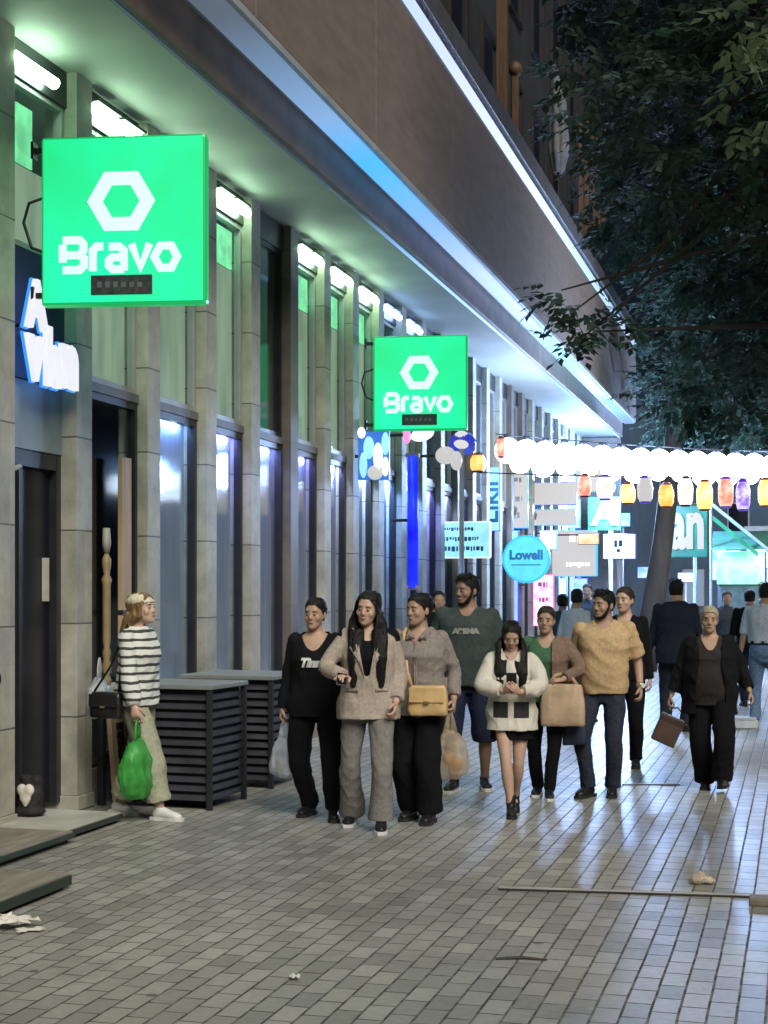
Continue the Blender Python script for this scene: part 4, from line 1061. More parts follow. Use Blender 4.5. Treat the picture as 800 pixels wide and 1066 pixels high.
for a in ((524, 552, 540, 566, 29, 'small cyan lit plate left of the round cyan sign', W_C, E_B), (578, 602, 590, 640, 35, 'narrow white upright lit sign right of the pink one', W_, E_C),
          (596, 602, 612, 622, 37, 'small blue lit plate under the broad billboard', lit('far_blue', (.15, .4, 1), 1.2, color2=(.6, .8, 1), scale=4), E_B), (640, 534, 656, 548, 39, 'small green lit plate above the square white sign', W_GR, E_C),
          (562, 552, 580, 572, 31, 'white lit plate tucked between the round sign and the broad billboard', W_, E_C), (664, 590, 684, 602, 44, 'dim blue lit strip far down the street beside the tree trunk', lit('far_blue', (.15, .4, 1), 1.2), E_B),
          (526, 600, 540, 650, 30, 'tall pale blue lit shop window sign left of the pink one', lit('pale_blue_sign', (.45, .65, 1), 1.0, var=.3, scale=3), E_B), (706, 596, 722, 606, 45, 'tiny white lit plate low under the dark green lettering', W_, E_B)):
    board(a[0], a[1], a[2], a[3], a[4], 'shop_sign', a[5], 'shop sign', a[6], a[7], hang=-5.28 if a[0] < 630 else None, ztop=None if a[0] < 630 else 1)
# ---- buildings closing the street, far
M_FAR_HAZE = mat('far_wall_haze', (.06, .11, .19), .8, .3, .6, .2, 10)  # bluish haze of the street end put into the wall colour
def far_block(x0, x1, y0, y1, h, label, wins):
    o = tag(empty('far_building', ((x0 + x1) / 2, y0, 0)), label, 'building'); cx = (x0 + x1) / 2
    MB().box((x0 - cx, 0, 0), (x1 - cx, y1 - y0, h)).build('wall', M_FAR_HAZE, o)
    MB().box((x0 - cx - .2, -.25, h + .002), (x1 - cx + .2, y1 - y0, h + .35)).build('cornice', M_FAR_HAZE, o)
    nx = int((x1 - x0) / 2.2)
    for r in range(int(h / 3.4)):
        for q in range(nx):
            xx = x0 - cx + (q + .5) * (x1 - x0) / nx; zz = .9 + r * 3.4
            ww = 1.1
            f = MB().box((xx - ww / 2, -.05, zz), (xx + ww / 2, -.002, zz + 1.9)).build('window', M_FRAME_L, o)
            li = rs.rand()
            MB().box((xx - ww / 2 + .07, -.06, zz + .07), (xx + ww / 2 - .07, -.0505, zz + 1.83)).build('pane', (M_DARKGL if li < .6 else lit('pane_lit_%d' % int(li * 10), [(.5, .7, 1), (.9, .8, .6), (.4, .8, .9)][int(li * 10) % 3], .35)), f)
far_block(-13, 14, 78, 84, 8.5, 'haze tinted blue grey building closing the far end of the street', 1)
far_block(-10.5, -5.6, 42, 70, 9.0, 'lower haze tinted blue grey building past the end of the canopy', 1)
# ================================================================== TREES
def leaf_mat(name, c1, c2):
    m = bpy.data.materials.new(name); m.use_nodes = True
    t = NT(m); b = t.n['Principled BSDF']; out = t.n['Material Output']
    b.inputs['Roughness'].default_value = .65; b.inputs['Specular IOR Level'].default_value = .2
    g = t.new('ShaderNodeNewGeometry'); rp = t.new('ShaderNodeValToRGB')
    rp.color_ramp.elements[0].color = c4(c1); rp.color_ramp.elements[1].color = c4(c2)
    t.link(g.outputs['Random Per Island'], rp.inputs['Fac']); t.link(rp.outputs[0], b.inputs['Base Color'])
    tl = t.new('ShaderNodeBsdfTranslucent'); t.link(rp.outputs[0], tl.inputs['Color'])
    mx = t.new('ShaderNodeMixShader'); mx.inputs[0].default_value = .4
    t.link(b.outputs[0], mx.inputs[1]); t.link(tl.outputs[0], mx.inputs[2]); t.link(mx.outputs[0], out.inputs['Surface'])
    return m
M_LEAF = leaf_mat('leaf_green', (.018, .042, .03), (.07, .115, .085))
M_LEAF_LIT = leaf_mat('leaf_lamplit', (.10, .15, .08), (.18, .24, .13))  # lamplight on the nearest leaves put into a paler leaf colour
M_BARK = mat('bark', (.04, .034, .03), .85, .35, 6, .8, 25, stretch=(1, 1, .25))
def sprigs(P, D, L, rs, nl=7, lw=.30, size=.10):
    """compound leaves: at points P, stem direction D, stem length L; returns verts, faces (numpy)"""
    V = []; F = []; o = 0
    for p, d, l in zip(P, D, L):
        d = d / np.linalg.norm(d)
        a = np.cross(d, [0, 0, 1.0]); a = a / (np.linalg.norm(a) + 1e-6); up = np.cross(a, d)
        for k in range(nl):
            t = (k // 2 + 1) / (nl // 2 + 1)
            if k == nl - 1: sd, t, ld = 0, 1.0, d
            else:
                sd = 1 if k % 2 else -1; ld = d * .55 + a * sd * .85 + rs.normal(size=3) * .15
            ld = ld - np.array([0, 0, .25]); ld = ld / np.linalg.norm(ld)
            c = p + d * l * t + np.array([0, 0, -.12 * l * t * t])
            s = size * rs.uniform(.75, 1.25) * (1.15 - .3 * abs(t - .5))
            w = np.cross(ld, up); w = w / (np.linalg.norm(w) + 1e-6) * s * lw
            fold = up * s * .06
            V += [c, c + ld * s * .45 + w + fold, c + ld * s, c + ld * s * .45 - w + fold]
            F.append((o, o + 1, o + 2, o + 3)); o += 4
    return V, F
def tree(x, y, H, tr, crown_c, crown_r, nclump, per, label, cat_seed, lm, zmin, size=.11, extra=None, keep=None, tips=None, ntip=9):
    rs = np.random.RandomState(cat_seed)
    o = tag(empty('street_tree', (x, y, 0)), label, 'tree')
    base = np.array([x, y, 0.0]); cc = np.array(crown_c); cr = np.array(crown_r)
    wood = MB(); 
    top = np.array([x + (cc[0] - x) * .5, y + (cc[1] - y) * .5, cc[2]])
    tp = [base + (top - base) * t + np.array([.08 * math.sin(5 * t), .06 * math.cos(4 * t), 0]) for t in np.linspace(0, 1, 7)]
    wood.tube([p - base for p in tp], [tr * (1.25 if i == 0 else 1 - .09 * i) for i in range(7)], 12)
    clumps = []
    while len(clumps) < nclump:
        q = rs.uniform(-1, 1, 3)
        if not (.25 < np.linalg.norm(q) < 1): continue
        p = cc + q * cr
        if p[2] < zmin: continue
        if keep is not None and not keep(p): continue
        clumps.append(p)
    if tips is not None: clumps += [np.array(t) for t in tips]
    for i, p in enumerate(clumps):
        if i % 7 == 0 or i >= nclump:
            s = tp[rs.randint(3, 7)]; mid = s * .5 + p * .5 + np.array([0, 0, .25])
            wood.tube([s - base, mid - base, p - base], [tr * .32, tr * .18, tr * .04], 7)
    wood.build('trunk', M_BARK, o, smooth=True)
    P = []; D = []; L = []
    for i, p in enumerate(clumps):
        r = rs.uniform(.45, .85) if i < nclump else .22
        n = int(per * rs.uniform(.6, 1.3)) if i < nclump else ntip
        for k in range(n):
            q = rs.normal(size=3); q = q / np.linalg.norm(q) * r * rs.rand() ** .45 * np.array([1.15, 1.15, .65])
            d = q / r + np.array([0, 0, -.25]) + rs.normal(size=3) * .35
            pp = p + q
            if keep is not None and i < nclump and not keep(pp): continue
            P.append(pp - base); D.append(d); L.append(size * rs.uniform(1.8, 3.0))
    V, F = sprigs(P, D, L, rs, size=size)
    me = bpy.data.meshes.new('crown'); me.from_pydata([tuple(v) for v in V], [], F); me.update()
    link('crown', me, lm, o)
    return o
def clear_left(lim):
    """keeps the crown off the facade and off the open street below"""
    return lambda p: p[0] > lim - .10 * max(0, 5 - p[2])
tips = [at_d(600, 322, 15.2), at_d(585, 302, 15.2), at_d(618, 345, 15.0), at_d(606, 352, 15.2), at_d(640, 330, 15.4)]
tree(1.6, 17.0, 11, .2, (.4, 17.8, 8.3), (3.2, 4.6, 4.9), 300, 46, 'large leafy street tree whose dark crown fills the upper right', 3, M_LEAF, 3.9, .115, keep=clear_left(-2.55), tips=tips)
p = ground(668, 699)
tree(p.x, p.y, 10, .26, (-1.0, p.y + .5, 8.2), (2.5, 3.0, 3.6), 95, 34, 'second street tree farther back, dark trunk in the middle of the street', 8, M_LEAF, 4.9, .13, keep=clear_left(-3.2))
tree(3.2, 36.0, 10, .25, (-.2, 36, 8.2), (4.0, 3.0, 3.6), 60, 22, 'farthest street tree behind the lit kiosks', 12, M_LEAF, 5.2, .16, keep=clear_left(-3.6))
tips = [at_d(778, 18, 8.6), at_d(792, 8, 8.5), at_d(770, 34, 8.8), at_d(797, 92, 8.6), at_d(800, 118, 8.6), at_d(812, 60, 8.6)]
tree(2.2, 8.6, 8, .14, (1.6, 8.6, 5.9), (.7, 1.4, 1.3), 3, 8, 'nearest tree, only leaves coloured as lamplit pale green at the top right corner', 15, M_LEAF_LIT, 4.2, .085, keep=lambda p: p[0] > .6, tips=tips, ntip=4)
# ================================================================== PEOPLE
def skin_mat(name, c): return mat(name, c, .5, .1, 9, .12, 180, spec=.4)
SK1 = skin_mat('skin_light', (.56, .37, .28)); SK2 = skin_mat('skin_mid', (.46, .295, .21)); SK3 = skin_mat('skin_tan', (.33, .20, .14))
HAIR_B = mat('hair_black', (.007, .006, .006), .5, .4, 14, .8, 26, spec=.3, stretch=(5, 5, .8))
HAIR_D = mat('hair_dark_brown', (.03, .02, .015), .5, .4, 14, .8, 26, spec=.3, stretch=(5, 5, .8))
HAIR_L = mat('hair_light_brown', (.22, .13, .06), .5, .4, 14, .8, 26, spec=.3, stretch=(5, 5, .8))
HAIR_P = mat('hair_pale', (.42, .36, .26), .5, .4, 14, .8, 26, spec=.3, stretch=(5, 5, .8))
M_EYE = mat('eye_dark', (.02, .015, .012), .2); M_BROW = mat('brow', (.03, .02, .016), .8); M_LIP = mat('lip', (.36, .17, .14), .5); M_EYEW = mat('eye_white', (.34, .29, .26), .5)
def cloth(name, c, rough=.92, var=.16, bump=.35, bs=140): return mat(name, c, rough, var, 45, bump, bs, spec=.2)

def ik(a, t, l1, l2, pole):
    a = Vector(a); t = Vector(t); v = t - a; D = v.length
    if D > (l1 + l2) * .999: t = a + v * ((l1 + l2) * .999 / D); v = t - a; D = v.length
    u = v / D; x = (l1 * l1 - l2 * l2 + D * D) / (2 * D); h = math.sqrt(max(0, l1 * l1 - x * x))
    p = Vector(pole); p = p - u * p.dot(u)
    p = p.normalized() if p.length > 1e-6 else Vector((0, -1, 0))
    return a + u * x + p * h, t
def lerp(a, b, t): return a + (b - a) * t
def pathpts(A, B, C, n=7):
    """polyline through a bent limb with a softened joint"""
    out = []
    for i in range(n): out.append(A.lerp(B, i / n))
    for i in range(n + 1): out.append(B.lerp(C, i / n))
    # soften
    for _ in range(2):
        out = [out[0]] + [out[i - 1] * .25 + out[i] * .5 + out[i + 1] * .25 for i in range(1, len(out) - 1)] + [out[-1]]
    return out
def prof(keys, n):
    """radius keys [(t, r)] -> list of n"""
    ts = [k[0] for k in keys]; r0 = [k[1] if not isinstance(k[1], tuple) else k[1][0] for k in keys]; r1 = [k[1] if not isinstance(k[1], tuple) else k[1][1] for k in keys]
    x = np.linspace(0, 1, n)
    return list(zip(np.interp(x, ts, r0), np.interp(x, ts, r1)))

FEM = [(.80, .105, .09, .0), (.86, .165, .118, .012), (.92, .175, .124, .015), (1.0, .155, .112, .005), (1.07, .132, .098, 0), (1.15, .136, .102, -.006), (1.24, .150, .124, -.018), (1.31, .156, .108, -.006), (1.37, .160, .086, .004), (1.415, .118, .070, .008), (1.45, .062, .058, .010), (1.52, .052, .054, .006)]
MAL = [(.80, .11, .095, .0), (.86, .158, .115, .008), (.92, .165, .12, .008), (1.0, .158, .118, 0), (1.07, .152, .115, -.004), (1.15, .16, .118, -.006), (1.24, .175, .126, -.01), (1.32, .185, .118, -.004), (1.38, .180, .092, .004), (1.425, .13, .075, .008), (1.46, .070, .066, .010), (1.53, .062, .063, .006)]

class Person:
    def __init__(s, sex='f', build=1.0, hipz=.90, feet=None, hands=None, lean=0, twist=0, head=(0, 0, 0), tz=None, elbow=None, belly=0):
        s.sex = sex; s.b = build; s.hipz = hipz; s.lean = lean; s.twist = twist; s.head = head; s.belly = belly
        dz = hipz - .90
        s.dz = dz
        sh = .158 if sex == 'f' else .185; hp = .088
        s.hip = {}; s.knee = {}; s.ank = {}; s.sh = {}; s.elb = {}; s.wr = {}; s.foot = feet
        pole = elbow or {}
        for q in (-1, 1):
            s.hip[q] = Vector((hp * q * (.6 + .4 * build), 0, hipz - .01))
            fx, fy, fz, fyaw, fp = feet[q]
            fd = Vector((math.sin(fyaw), -math.cos(fyaw), 0))
            k, a = ik(s.hip[q], (fx, fy, .08 + fz), .43, .405, fd + Vector((q * .08, 0, 0)))
            s.knee[q] = k; s.ank[q] = a
            s.sh[q] = s.T(Vector((sh * q * (.75 + .25 * build), .008, 1.385)))
            hx = hands[q]
            e, w = ik(s.sh[q], hx[:3], .285, .245, pole.get(q, (q * .35, .9, -.25)))
            s.elb[q] = e; s.wr[q] = w
        s.hands = hands
        s.neck = s.T(Vector((0, .008, 1.46))); s.hc = s.T(Vector((0, -.012, 1.475))) + Vector((0, -.012, .115))
    def T(s, p):
        """torso bend (lean about the hips) and twist"""
        p = Vector(p); t = max(0, min(1, (p.z - .95) / .35)); q = p.copy()
        a = s.twist * t
        q = Vector((p.x * math.cos(a) - p.y * math.sin(a), p.x * math.sin(a) + p.y * math.cos(a), p.z + s.dz))
        piv = Vector((0, 0, .92 + s.dz))
        return piv + Matrix.Rotation(s.lean * max(0, min(1, (p.z - .88) / .25)), 3, 'X') @ (q - piv)
    def torso(s, grow=0.0, z0=.80, z1=1.6, flare=0.0, hem=None, prof_=None, straight=0):
        R = prof_ or (FEM if s.sex == 'f' else MAL)
        zs = [r[0] for r in R]; mb = MB(); rings = []
        zz = np.linspace(z0, z1, 22)
        for z in zz:
            rx = np.interp(z, zs, [r[1] for r in R]) * s.b; ry = np.interp(z, zs, [r[2] for r in R]) * (s.b * 1.05 if s.b > 1 else s.b); cy = np.interp(z, zs, [r[3] for r in R])
            if z > 1.40: rx, ry = lerp(rx, rx / s.b, .8), lerp(ry, ry / s.b, .8)
            if straight and z < 1.28:
                rx = lerp(rx, max(rx, .158 * s.b), straight); ry = lerp(ry, max(ry, .118 * s.b), straight)
            bl = s.belly * math.exp(-((z - 1.06) / .13) ** 2)
            rx += grow + bl * .4; ry += grow + bl * .6; cy -= bl * .5
            f = flare * max(0, (1.02 - z))
            rings.append(((0, cy, z), rx + f, ry + f * .8))
        mb.rings(rings, 30, 2.25)
        mb.xf(s.T)
        return mb
    def leg(s, mb, q, keys, t1=1.0, seg=14, off=0, start=0):
        A, B, C = s.hip[q], s.knee[q], s.ank[q]
        pts = pathpts(A + Vector((0, 0, .03)), B, C)
        n = len(pts); m = max(2, int(round(n * t1)))
        pr = prof(keys, n)
        pts, pr = pts[start:m], pr[start:m]
        mb.tube(pts, pr, seg, up=(1, 0, 0))
    def arm(s, mb, q, keys, t1=1.0, seg=12, n0=0):
        A, B, C = s.sh[q], s.elb[q], s.wr[q]
        pts = pathpts(A, B, C); n = len(pts); m = max(2, int(round(n * t1)))
        pr = prof(keys, n)
        mb.tube(pts[:m], pr[:m], seg)
        mb.ball(A, [keys[0][1] * 1.02 if not isinstance(keys[0][1], tuple) else keys[0][1][0]] * 3)
    def hrot(s):
        y, p, r = s.head
        return Matrix.Rotation(y, 3, 'Z') @ Matrix.Rotation(p, 3, 'X') @ Matrix.Rotation(r, 3, 'Y')
    def hp(s, p): return s.hc + s.hrot() @ Vector(p)
    def headmb(s, mb):
        R = [(-.117, .020, .022, -.056), (-.108, .036, .036, -.048), (-.09, .049, .052, -.038), (-.065, .058, .068, -.022), (-.035, .066, .080, -.008), (0, .071, .089, 0), (.035, .0735, .093, .004), (.065, .068, .087, .006), (.09, .052, .066, .008), (.108, .026, .034, .008)]
        h = MB(); h.rings([((0, cy, z), rx, ry) for z, rx, ry, cy in R], 26, 2.1)
        h.ball((0, -.094, -.028), (.013, .018, .016)); h.tube([(0, -.085, .012), (0, -.098, -.024)], [(.009, .009), (.012, .012)], 8)
        for q in (-1, 1):
            h.ball((.073 * q, .012, -.012), (.010, .02, .032)); h.ball((.014 * q, -.088, -.034), (.009, .010, .008))
            h.ball((.042 * q, -.062, -.03), (.024, .020, .026))
        h.ball((0, -.084, -.066), (.024, .012, .012)); h.ball((0, -.078, -.100), (.022, .016, .014)); h.ball((0, -.080, .026), (.050, .011, .018))
        h.xf(s.hp); mb.v, mb.f  # same builder
        mb.add(h.v, h.f)
        mb.tube([s.neck - Vector((0, -.004, .06)), s.neck, s.hp((0, .022, -.05))], [.056 if s.sex == 'm' else .050, .054 if s.sex == 'm' else .046, .052 if s.sex == 'm' else .044], 16)
    def hand(s, q, curl=.6, dirv=None, palm=None, spread=.0):
        w = s.wr[q]; d = Vector(dirv).normalized() if dirv else (s.wr[q] - s.elb[q]).normalized()
        pn = Vector(palm) if palm else Vector((-q, 0, 0))        # palm faces the thigh
        pn = (pn - d * pn.dot(d)).normalized()
        side = d.cross(pn)                                        # across the palm
        if side.y > 0: side = -side                               # thumb edge points forward (-Y)
        if palm and abs(pn.x) < .5: side = Vector((-q, 0, 0)) - d * Vector((-q, 0, 0)).dot(d); side.normalize()
        mb = MB()
        M = Matrix((side, d, pn)).transposed()
        pm = MB(); 
        vs = []
        for t, wd, th in ((-.02, .023, .021), (.02, .031, .017), (.06, .040, .015), (.085, .039, .012)):
            vs.append((w + d * t, wd, th))
        pts = [v[0] for v in vs]; rad = [(v[1], v[2]) for v in vs]
        mb.tube(pts, rad, 12, up=side)
        for k, (off, L) in enumerate(((.029, .068), (.010, .077), (-.010, .071), (-.028, .055))):
            b0 = w + d * .082 + side * off; dd = d.copy(); c = curl * (1 + .12 * k)
            P = [b0 - d * .012, b0]; cur = b0
            for ph, fr in enumerate((.45, .32, .23)):
                ang = c * (.8 if ph == 0 else 1.0)
                rot = Matrix.Rotation(ang, 3, side)
                nd = rot @ dd
                if nd.dot(pn) < dd.dot(pn): nd = Matrix.Rotation(-ang, 3, side) @ dd
                dd = nd; cur = cur + dd * L * fr; P.append(cur)
            mb.tube(P, [.0092, .0092, .0085, .0078, .006], 8)
        t0 = w + d * .022 + side * .026; td = (d * .65 + side * .65 + pn * (.25 + .3 * curl)).normalized(); t1 = t0 + td * .034
        td2 = (d * .9 + side * (.25 - .3 * curl) + pn * (.2 + .5 * curl)).normalized(); t2 = t1 + td2 * .03; t3 = t2 + (td2 + pn * .2).normalized() * .024
        mb.tube([t0, t1, t2, t3], [.014, .0115, .010, .0075], 8)
        s.grip = getattr(s, 'grip', {}); s.grip[q] = w + d * .085 + pn * .025
        return mb

def place(s, me_list, H): pass

def make_person(P, loc, rz, H, label, skin, voxel=.0075, hands=(.6, .6), hand_dir=None, palm=None, detail=True, bare_legs=False, seed=1, arms_bare=False):
    """body as one continuous mesh (head, neck, trunk, limbs, hands)"""
    S = H / 1.70
    hand_dir = hand_dir or {}; palm = palm or {}
    mb = P.torso(0, .84, 1.52)
    b = P.b
    for q in (-1, 1):
        P.leg(mb, q, [(0, .078 * b), (.15, .080 * b), (.45, .053), (.52, .050), (.68, .054), (.85, .038), (1, .034)])
        f = P.foot[q]; fd = Vector((math.sin(f[3]), -math.cos(f[3]), 0))
        a = P.ank[q]
        mb.tube([a + Vector((0, 0, .02)), a + Vector((0, 0, -.03)), a + fd * .08 + Vector((0, 0, -.045))], [.033, .034, .03], 10)
        P.arm(mb, q, [(0, .044), (.2, .043 * (.5 + .5 * b)), (.48, .037), (.6, .038), (1, .025)])
        A = P.sh[q]; mb.tube([P.T((0, .01, 1.36)), A], [.052, .044], 10)
    P.headmb(mb)
    me = remesh_mb(mb, voxel, 3, .5)
    # hands joined into the body mesh
    hv = MB()
    p = mesh_np(me); fs = [tuple(f.vertices) for f in me.polygons]
    hv.add([tuple(x) for x in p], fs)
    for i, q in enumerate((-1, 1)):
        h = P.hand(q, hands[i], hand_dir.get(q), palm.get(q)); hv.add(h.v, h.f)
    bpy.data.meshes.remove(me)
    hv.xf(lambda v: v * S)
    body = hv.build('person', skin, None, smooth=True)
    body.location = loc; body.rotation_euler = (0, 0, rz)
    tag(body, label, 'person')
    P.S = S; P.o = body
    if detail:
        for q in (-1, 1):
            e = MB().ball(P.hp((.031 * q, -.0835, .000)), (.0115, .007, .006), P.hrot(), 10, 6).xf(lambda v: v * S).build('eye', M_EYEW, body, smooth=True)
            MB().ball(P.hp((.031 * q - .001, -.0885, .000)), (.0056, .0042, .0056), P.hrot(), 8, 6).xf(lambda v: v * S).build('iris', M_EYE, e, smooth=True)
            MB().tube([P.hp((.015 * q, -.0895, .019)), P.hp((.03 * q, -.0885, .0235)), P.hp((.048 * q, -.074, .019))], [.003, .0036, .002], 6).xf(lambda v: v * S).build('eyebrow', M_BROW, body, smooth=True)
        MB().tube([P.hp((-.024, -.080, -.064)), P.hp((-.008, -.0945, -.062)), P.hp((.008, -.0945, -.062)), P.hp((.024, -.080, -.064))], [.003, .0065, .0065, .003], 8).xf(lambda v: v * S).build('lips', M_LIP, body, smooth=True)
    return body
def garment(P, name, mb, m, voxel=.009, fold=.010, seed=1, f0=16, cut=None, smooth=3, aniso=(1, 1, .8)):
    me = remesh_mb(mb, voxel, smooth, .5)
    wrinkle(me, fold * (1.35 if name not in ('hair', 'beard', 'knit_cap') else 1), seed, f0, aniso)
    if cut is not None: cut_mesh(me, cut)
    p = mesh_np(me) * P.S; set_np(me, p); smooth_shade(me)
    return link(name, me, m, P.o)
def shoes(P, m, sole_m, high=False, L=.25):
    for q in (-1, 1):
        fx, fy, fz, yaw, pit = P.foot[q]; a = P.ank[q]
        Rm = Matrix.Rotation(yaw, 3, 'Z') @ Matrix.Rotation(pit, 3, 'X')
        def X(p): return Vector((a.x, a.y, a.z - .08)) + Vector((0, 0, .08)) + Rm @ (Vector(p) - Vector((0, 0, .08)))
        mb = MB()
        mb.tube([(0, .055, .05), (0, .03, .052), (0, -.03, .055), (0, -.09, .045), (0, -.14, .036), (0, -.175, .03)], [(.028, .035), (.037, .045), (.040, .048), (.044, .034), (.042, .028), (.022, .018)], 14, up=(1, 0, 0))
        mb.tube([(0, .005, .04), (0, .008, .10 if not high else .19)], [(.040, .05), (.040 if not high else .048, .045)], 14, up=(1, 0, 0))
        mb.xf(X); me = remesh_mb(mb, .009, 3, .5); set_np(me, mesh_np(me) * P.S); smooth_shade(me)
        so = link('shoe', me, m, P.o)
        sb = MB(); pts = [(.030, .075), (.042, .03), (.038, -.04), (.048, -.10), (.044, -.155), (.022, -.19), (-.022, -.19), (-.044, -.155), (-.046, -.10), (-.036, -.04), (-.040, .03), (-.030, .075)]
        sb.poly([(x, y, .002) for x, y in pts], (0, 0, 1), .024); sb.xf(lambda v: X(v) * P.S); sb.build('sole', sole_m, so)
def trousers(P, m, keys, t1=1.0, seed=2, fold=.012, name='trousers', waist=1.0, grow=.012, voxel=.009):
    mb = P.torso(grow, .785, waist)
    for q in (-1, 1): P.leg(mb, q, keys, t1)
    mb.tube([P.hip[-1] + Vector((0, 0, -.02)), P.hip[1] + Vector((0, 0, -.02))], [.085 * P.b] * 2, 12)
    return garment(P, name, mb, m, voxel, fold, seed, 13)
def top(P, m, sleeve, t1, z0=.92, z1=1.47, grow=.016, flare=.12, seed=3, fold=.012, name='top', cut=None, straight=.5, voxel=.009, sh_r=None, extra=None):
    grow += .008
    r0 = sleeve[0][1]; sleeve = [(0, max(.064, r0 * .90)), (.14, (r0 + sleeve[1][1]) / 2 * .97)] + list(sleeve[1:])
    mb = P.torso(grow, z0, z1, flare, straight=straight)
    for q in (-1, 1):
        P.arm(mb, q, sleeve, t1)
        r = sleeve[0][1]
        mb.tube([P.T((q * .03, .008, 1.335)), P.T((q * .09, .008, 1.350)), P.sh[q] + Vector((0, 0, -.008))], [.070, .068, max(.062, r * .88)], 12)
    if extra: extra(mb)
    return garment(P, name, mb, m, voxel, fold, seed, 15, cut)
def inv_torso(P, p):
    """approximate inverse of T for cut functions (lean and twist small)"""
    return p
def neck_cut(P, depth=.05, width=.075, front=True):
    c = P.T((0, 0, 1.40))
    zt = c.z
    def f(p):
        x = p[:, 0] - c.x; y = p[:, 1] - c.y
        bowl = zt + .055 - (depth + .055) * np.clip(1 - (x / width) ** 2, 0, 1) * (y < .01)
        r = (np.abs(x) < width * 1.15)
        return (p[:, 2] > bowl) & r & (p[:, 2] > zt - depth - .02) & ((y < .02) | (p[:, 2] > zt + .05))
    return f
HEADR = [(-.117, .020, .022, -.056), (-.108, .036, .036, -.048), (-.09, .049, .052, -.038), (-.065, .058, .068, -.022), (-.035, .066, .080, -.008), (0, .071, .089, 0), (.035, .0735, .093, .004), (.065, .068, .087, .006), (.09, .052, .066, .008), (.108, .026, .034, .008)]
def hair_shell(P, off=.010, back=.014, top=.012):
    h = MB(); h.rings([((0, cy + back * .5 + (.012 if z < -.04 else 0), z * 1.02 + (top if z > .05 else 0)), rx + off, ry + off + back * .5) for z, rx, ry, cy in HEADR[3:]], 28, 2.15)
    return h
def hair_cut(P, line=.066, side=.018, nape=-.06, ymax=-.012):
    Ri = np.array(P.hrot().transposed()); c = np.array(P.hc)
    def f(p):
        q = (p - c) @ Ri.T
        x, y, z = np.abs(q[:, 0]), q[:, 1], q[:, 2]
        hl = line + .014 - .058 * np.clip(x / .072, 0, 1) ** 2 - .006 * np.cos(x * 90) * (x < .03)
        face = (y < np.where(z < side, ymax, ymax - .028 * np.clip((z - side) / .03, 0, 1))) & (z < hl) & (x < .0815) & (z > -.14)
        return face | ((z < nape) & (x < .0815) & (y < .09) & (z > -.075 + nape * .0))
    return f
def hair_short(P, m, beard=False, bulk=1.0, voxel=.007):
    mb = hair_shell(P, .008, .010, .014); mb.xf(P.hp); garment(P, 'hair', mb, m, voxel, .008, 5, 70, hair_cut(P, .070, -.03, -.055, -.004), 1)
    if voxel < .009: strands(P, m, 'short', 110, 3)
    if beard:
        mb = MB(); mb.ball((0, -.060, -.100), (.038, .036, .022)); mb.ball((0, -.0925, -.050), (.024, .006, .005))
        for q in (-1, 1): mb.tube([(q * .069, -.010, -.005), (q * .062, -.025, -.05), (q * .043, -.05, -.088), (q * .01, -.072, -.104)], [(.006, .012), (.010, .018), (.017, .022), (.020, .018)], 10)
        mb.xf(P.hp); garment(P, 'beard', mb, HAIR_B, .006, .004, 6, 80, None, 1)
def hair_tied(P, m, bun=True, voxel=.007):
    mb = hair_shell(P, .0065, .024, .014)
    if bun: mb.ball((0, .125, .03), (.042, .038, .042)); mb.tube([(0, .09, .02), (0, .125, .03)], .03, 10)
    mb.xf(P.hp); garment(P, 'hair', mb, m, voxel, .006, 5, 70, hair_cut(P, .064, -.02, -.06, -.006), 1)
    if voxel < .009: strands(P, m, 'back', 80, 4)
def hair_long(P, m, length=.34, front=(1, 1), voxel=.008, back=True, vol=1.0):
    mb = hair_shell(P, .012, .018, .014)
    for q in (-1, 1):
        mb.tube([(q * .030, -.058, .088), (q * .064, -.050, .045), (q * .082, -.028, -.01), (q * .084, -.006, -.07)], [(.014, .012), (.016, .020), (.014, .026), (.018, .030)], 10)
    mb.xf(P.hp)
    for q in (-1, 1):
        a = P.hp((q * .078, .0, -.04))
        if front[0 if q < 0 else 1]:
            b_ = P.sh[q] * .42 + P.neck * .58 + Vector((0, -.080, .0)); c = b_ + Vector((q * .022, -.065, -length * .45)); d = c + Vector((q * .012, .0, -length * .5))
            mb.tube([a, a * .45 + b_ * .55 + Vector((q * .02, -.01, 0)), b_ + Vector((q * .015, -.01, 0)), c, d], [(.034, .044), (.050, .044), (.062, .036), (.060, .028), (.020, .012)], 12)
        else:
            mb.tube([a, P.neck + Vector((q * .075, .05, .03)), P.neck + Vector((q * .08, .09, -.12))], [(.034, .04), (.04, .04), (.03, .02)], 12)
    if back:
        a = P.hp((0, .085, -.02)); b_ = P.neck + Vector((0, .085, -.04)); c = b_ + Vector((0, .05, -length * .55)); d = c + Vector((0, .0, -length * .45))
        mb.tube([a, b_, c, d], [(.085, .04), (.10, .045), (.10, .035), (.06, .012)], 16, up=(1, 0, 0))
    garment(P, 'hair', mb, m, voxel, .010, 9, 55, hair_cut(P, .074, -.2, -.5, -.010), 1, (1, 1, .12))
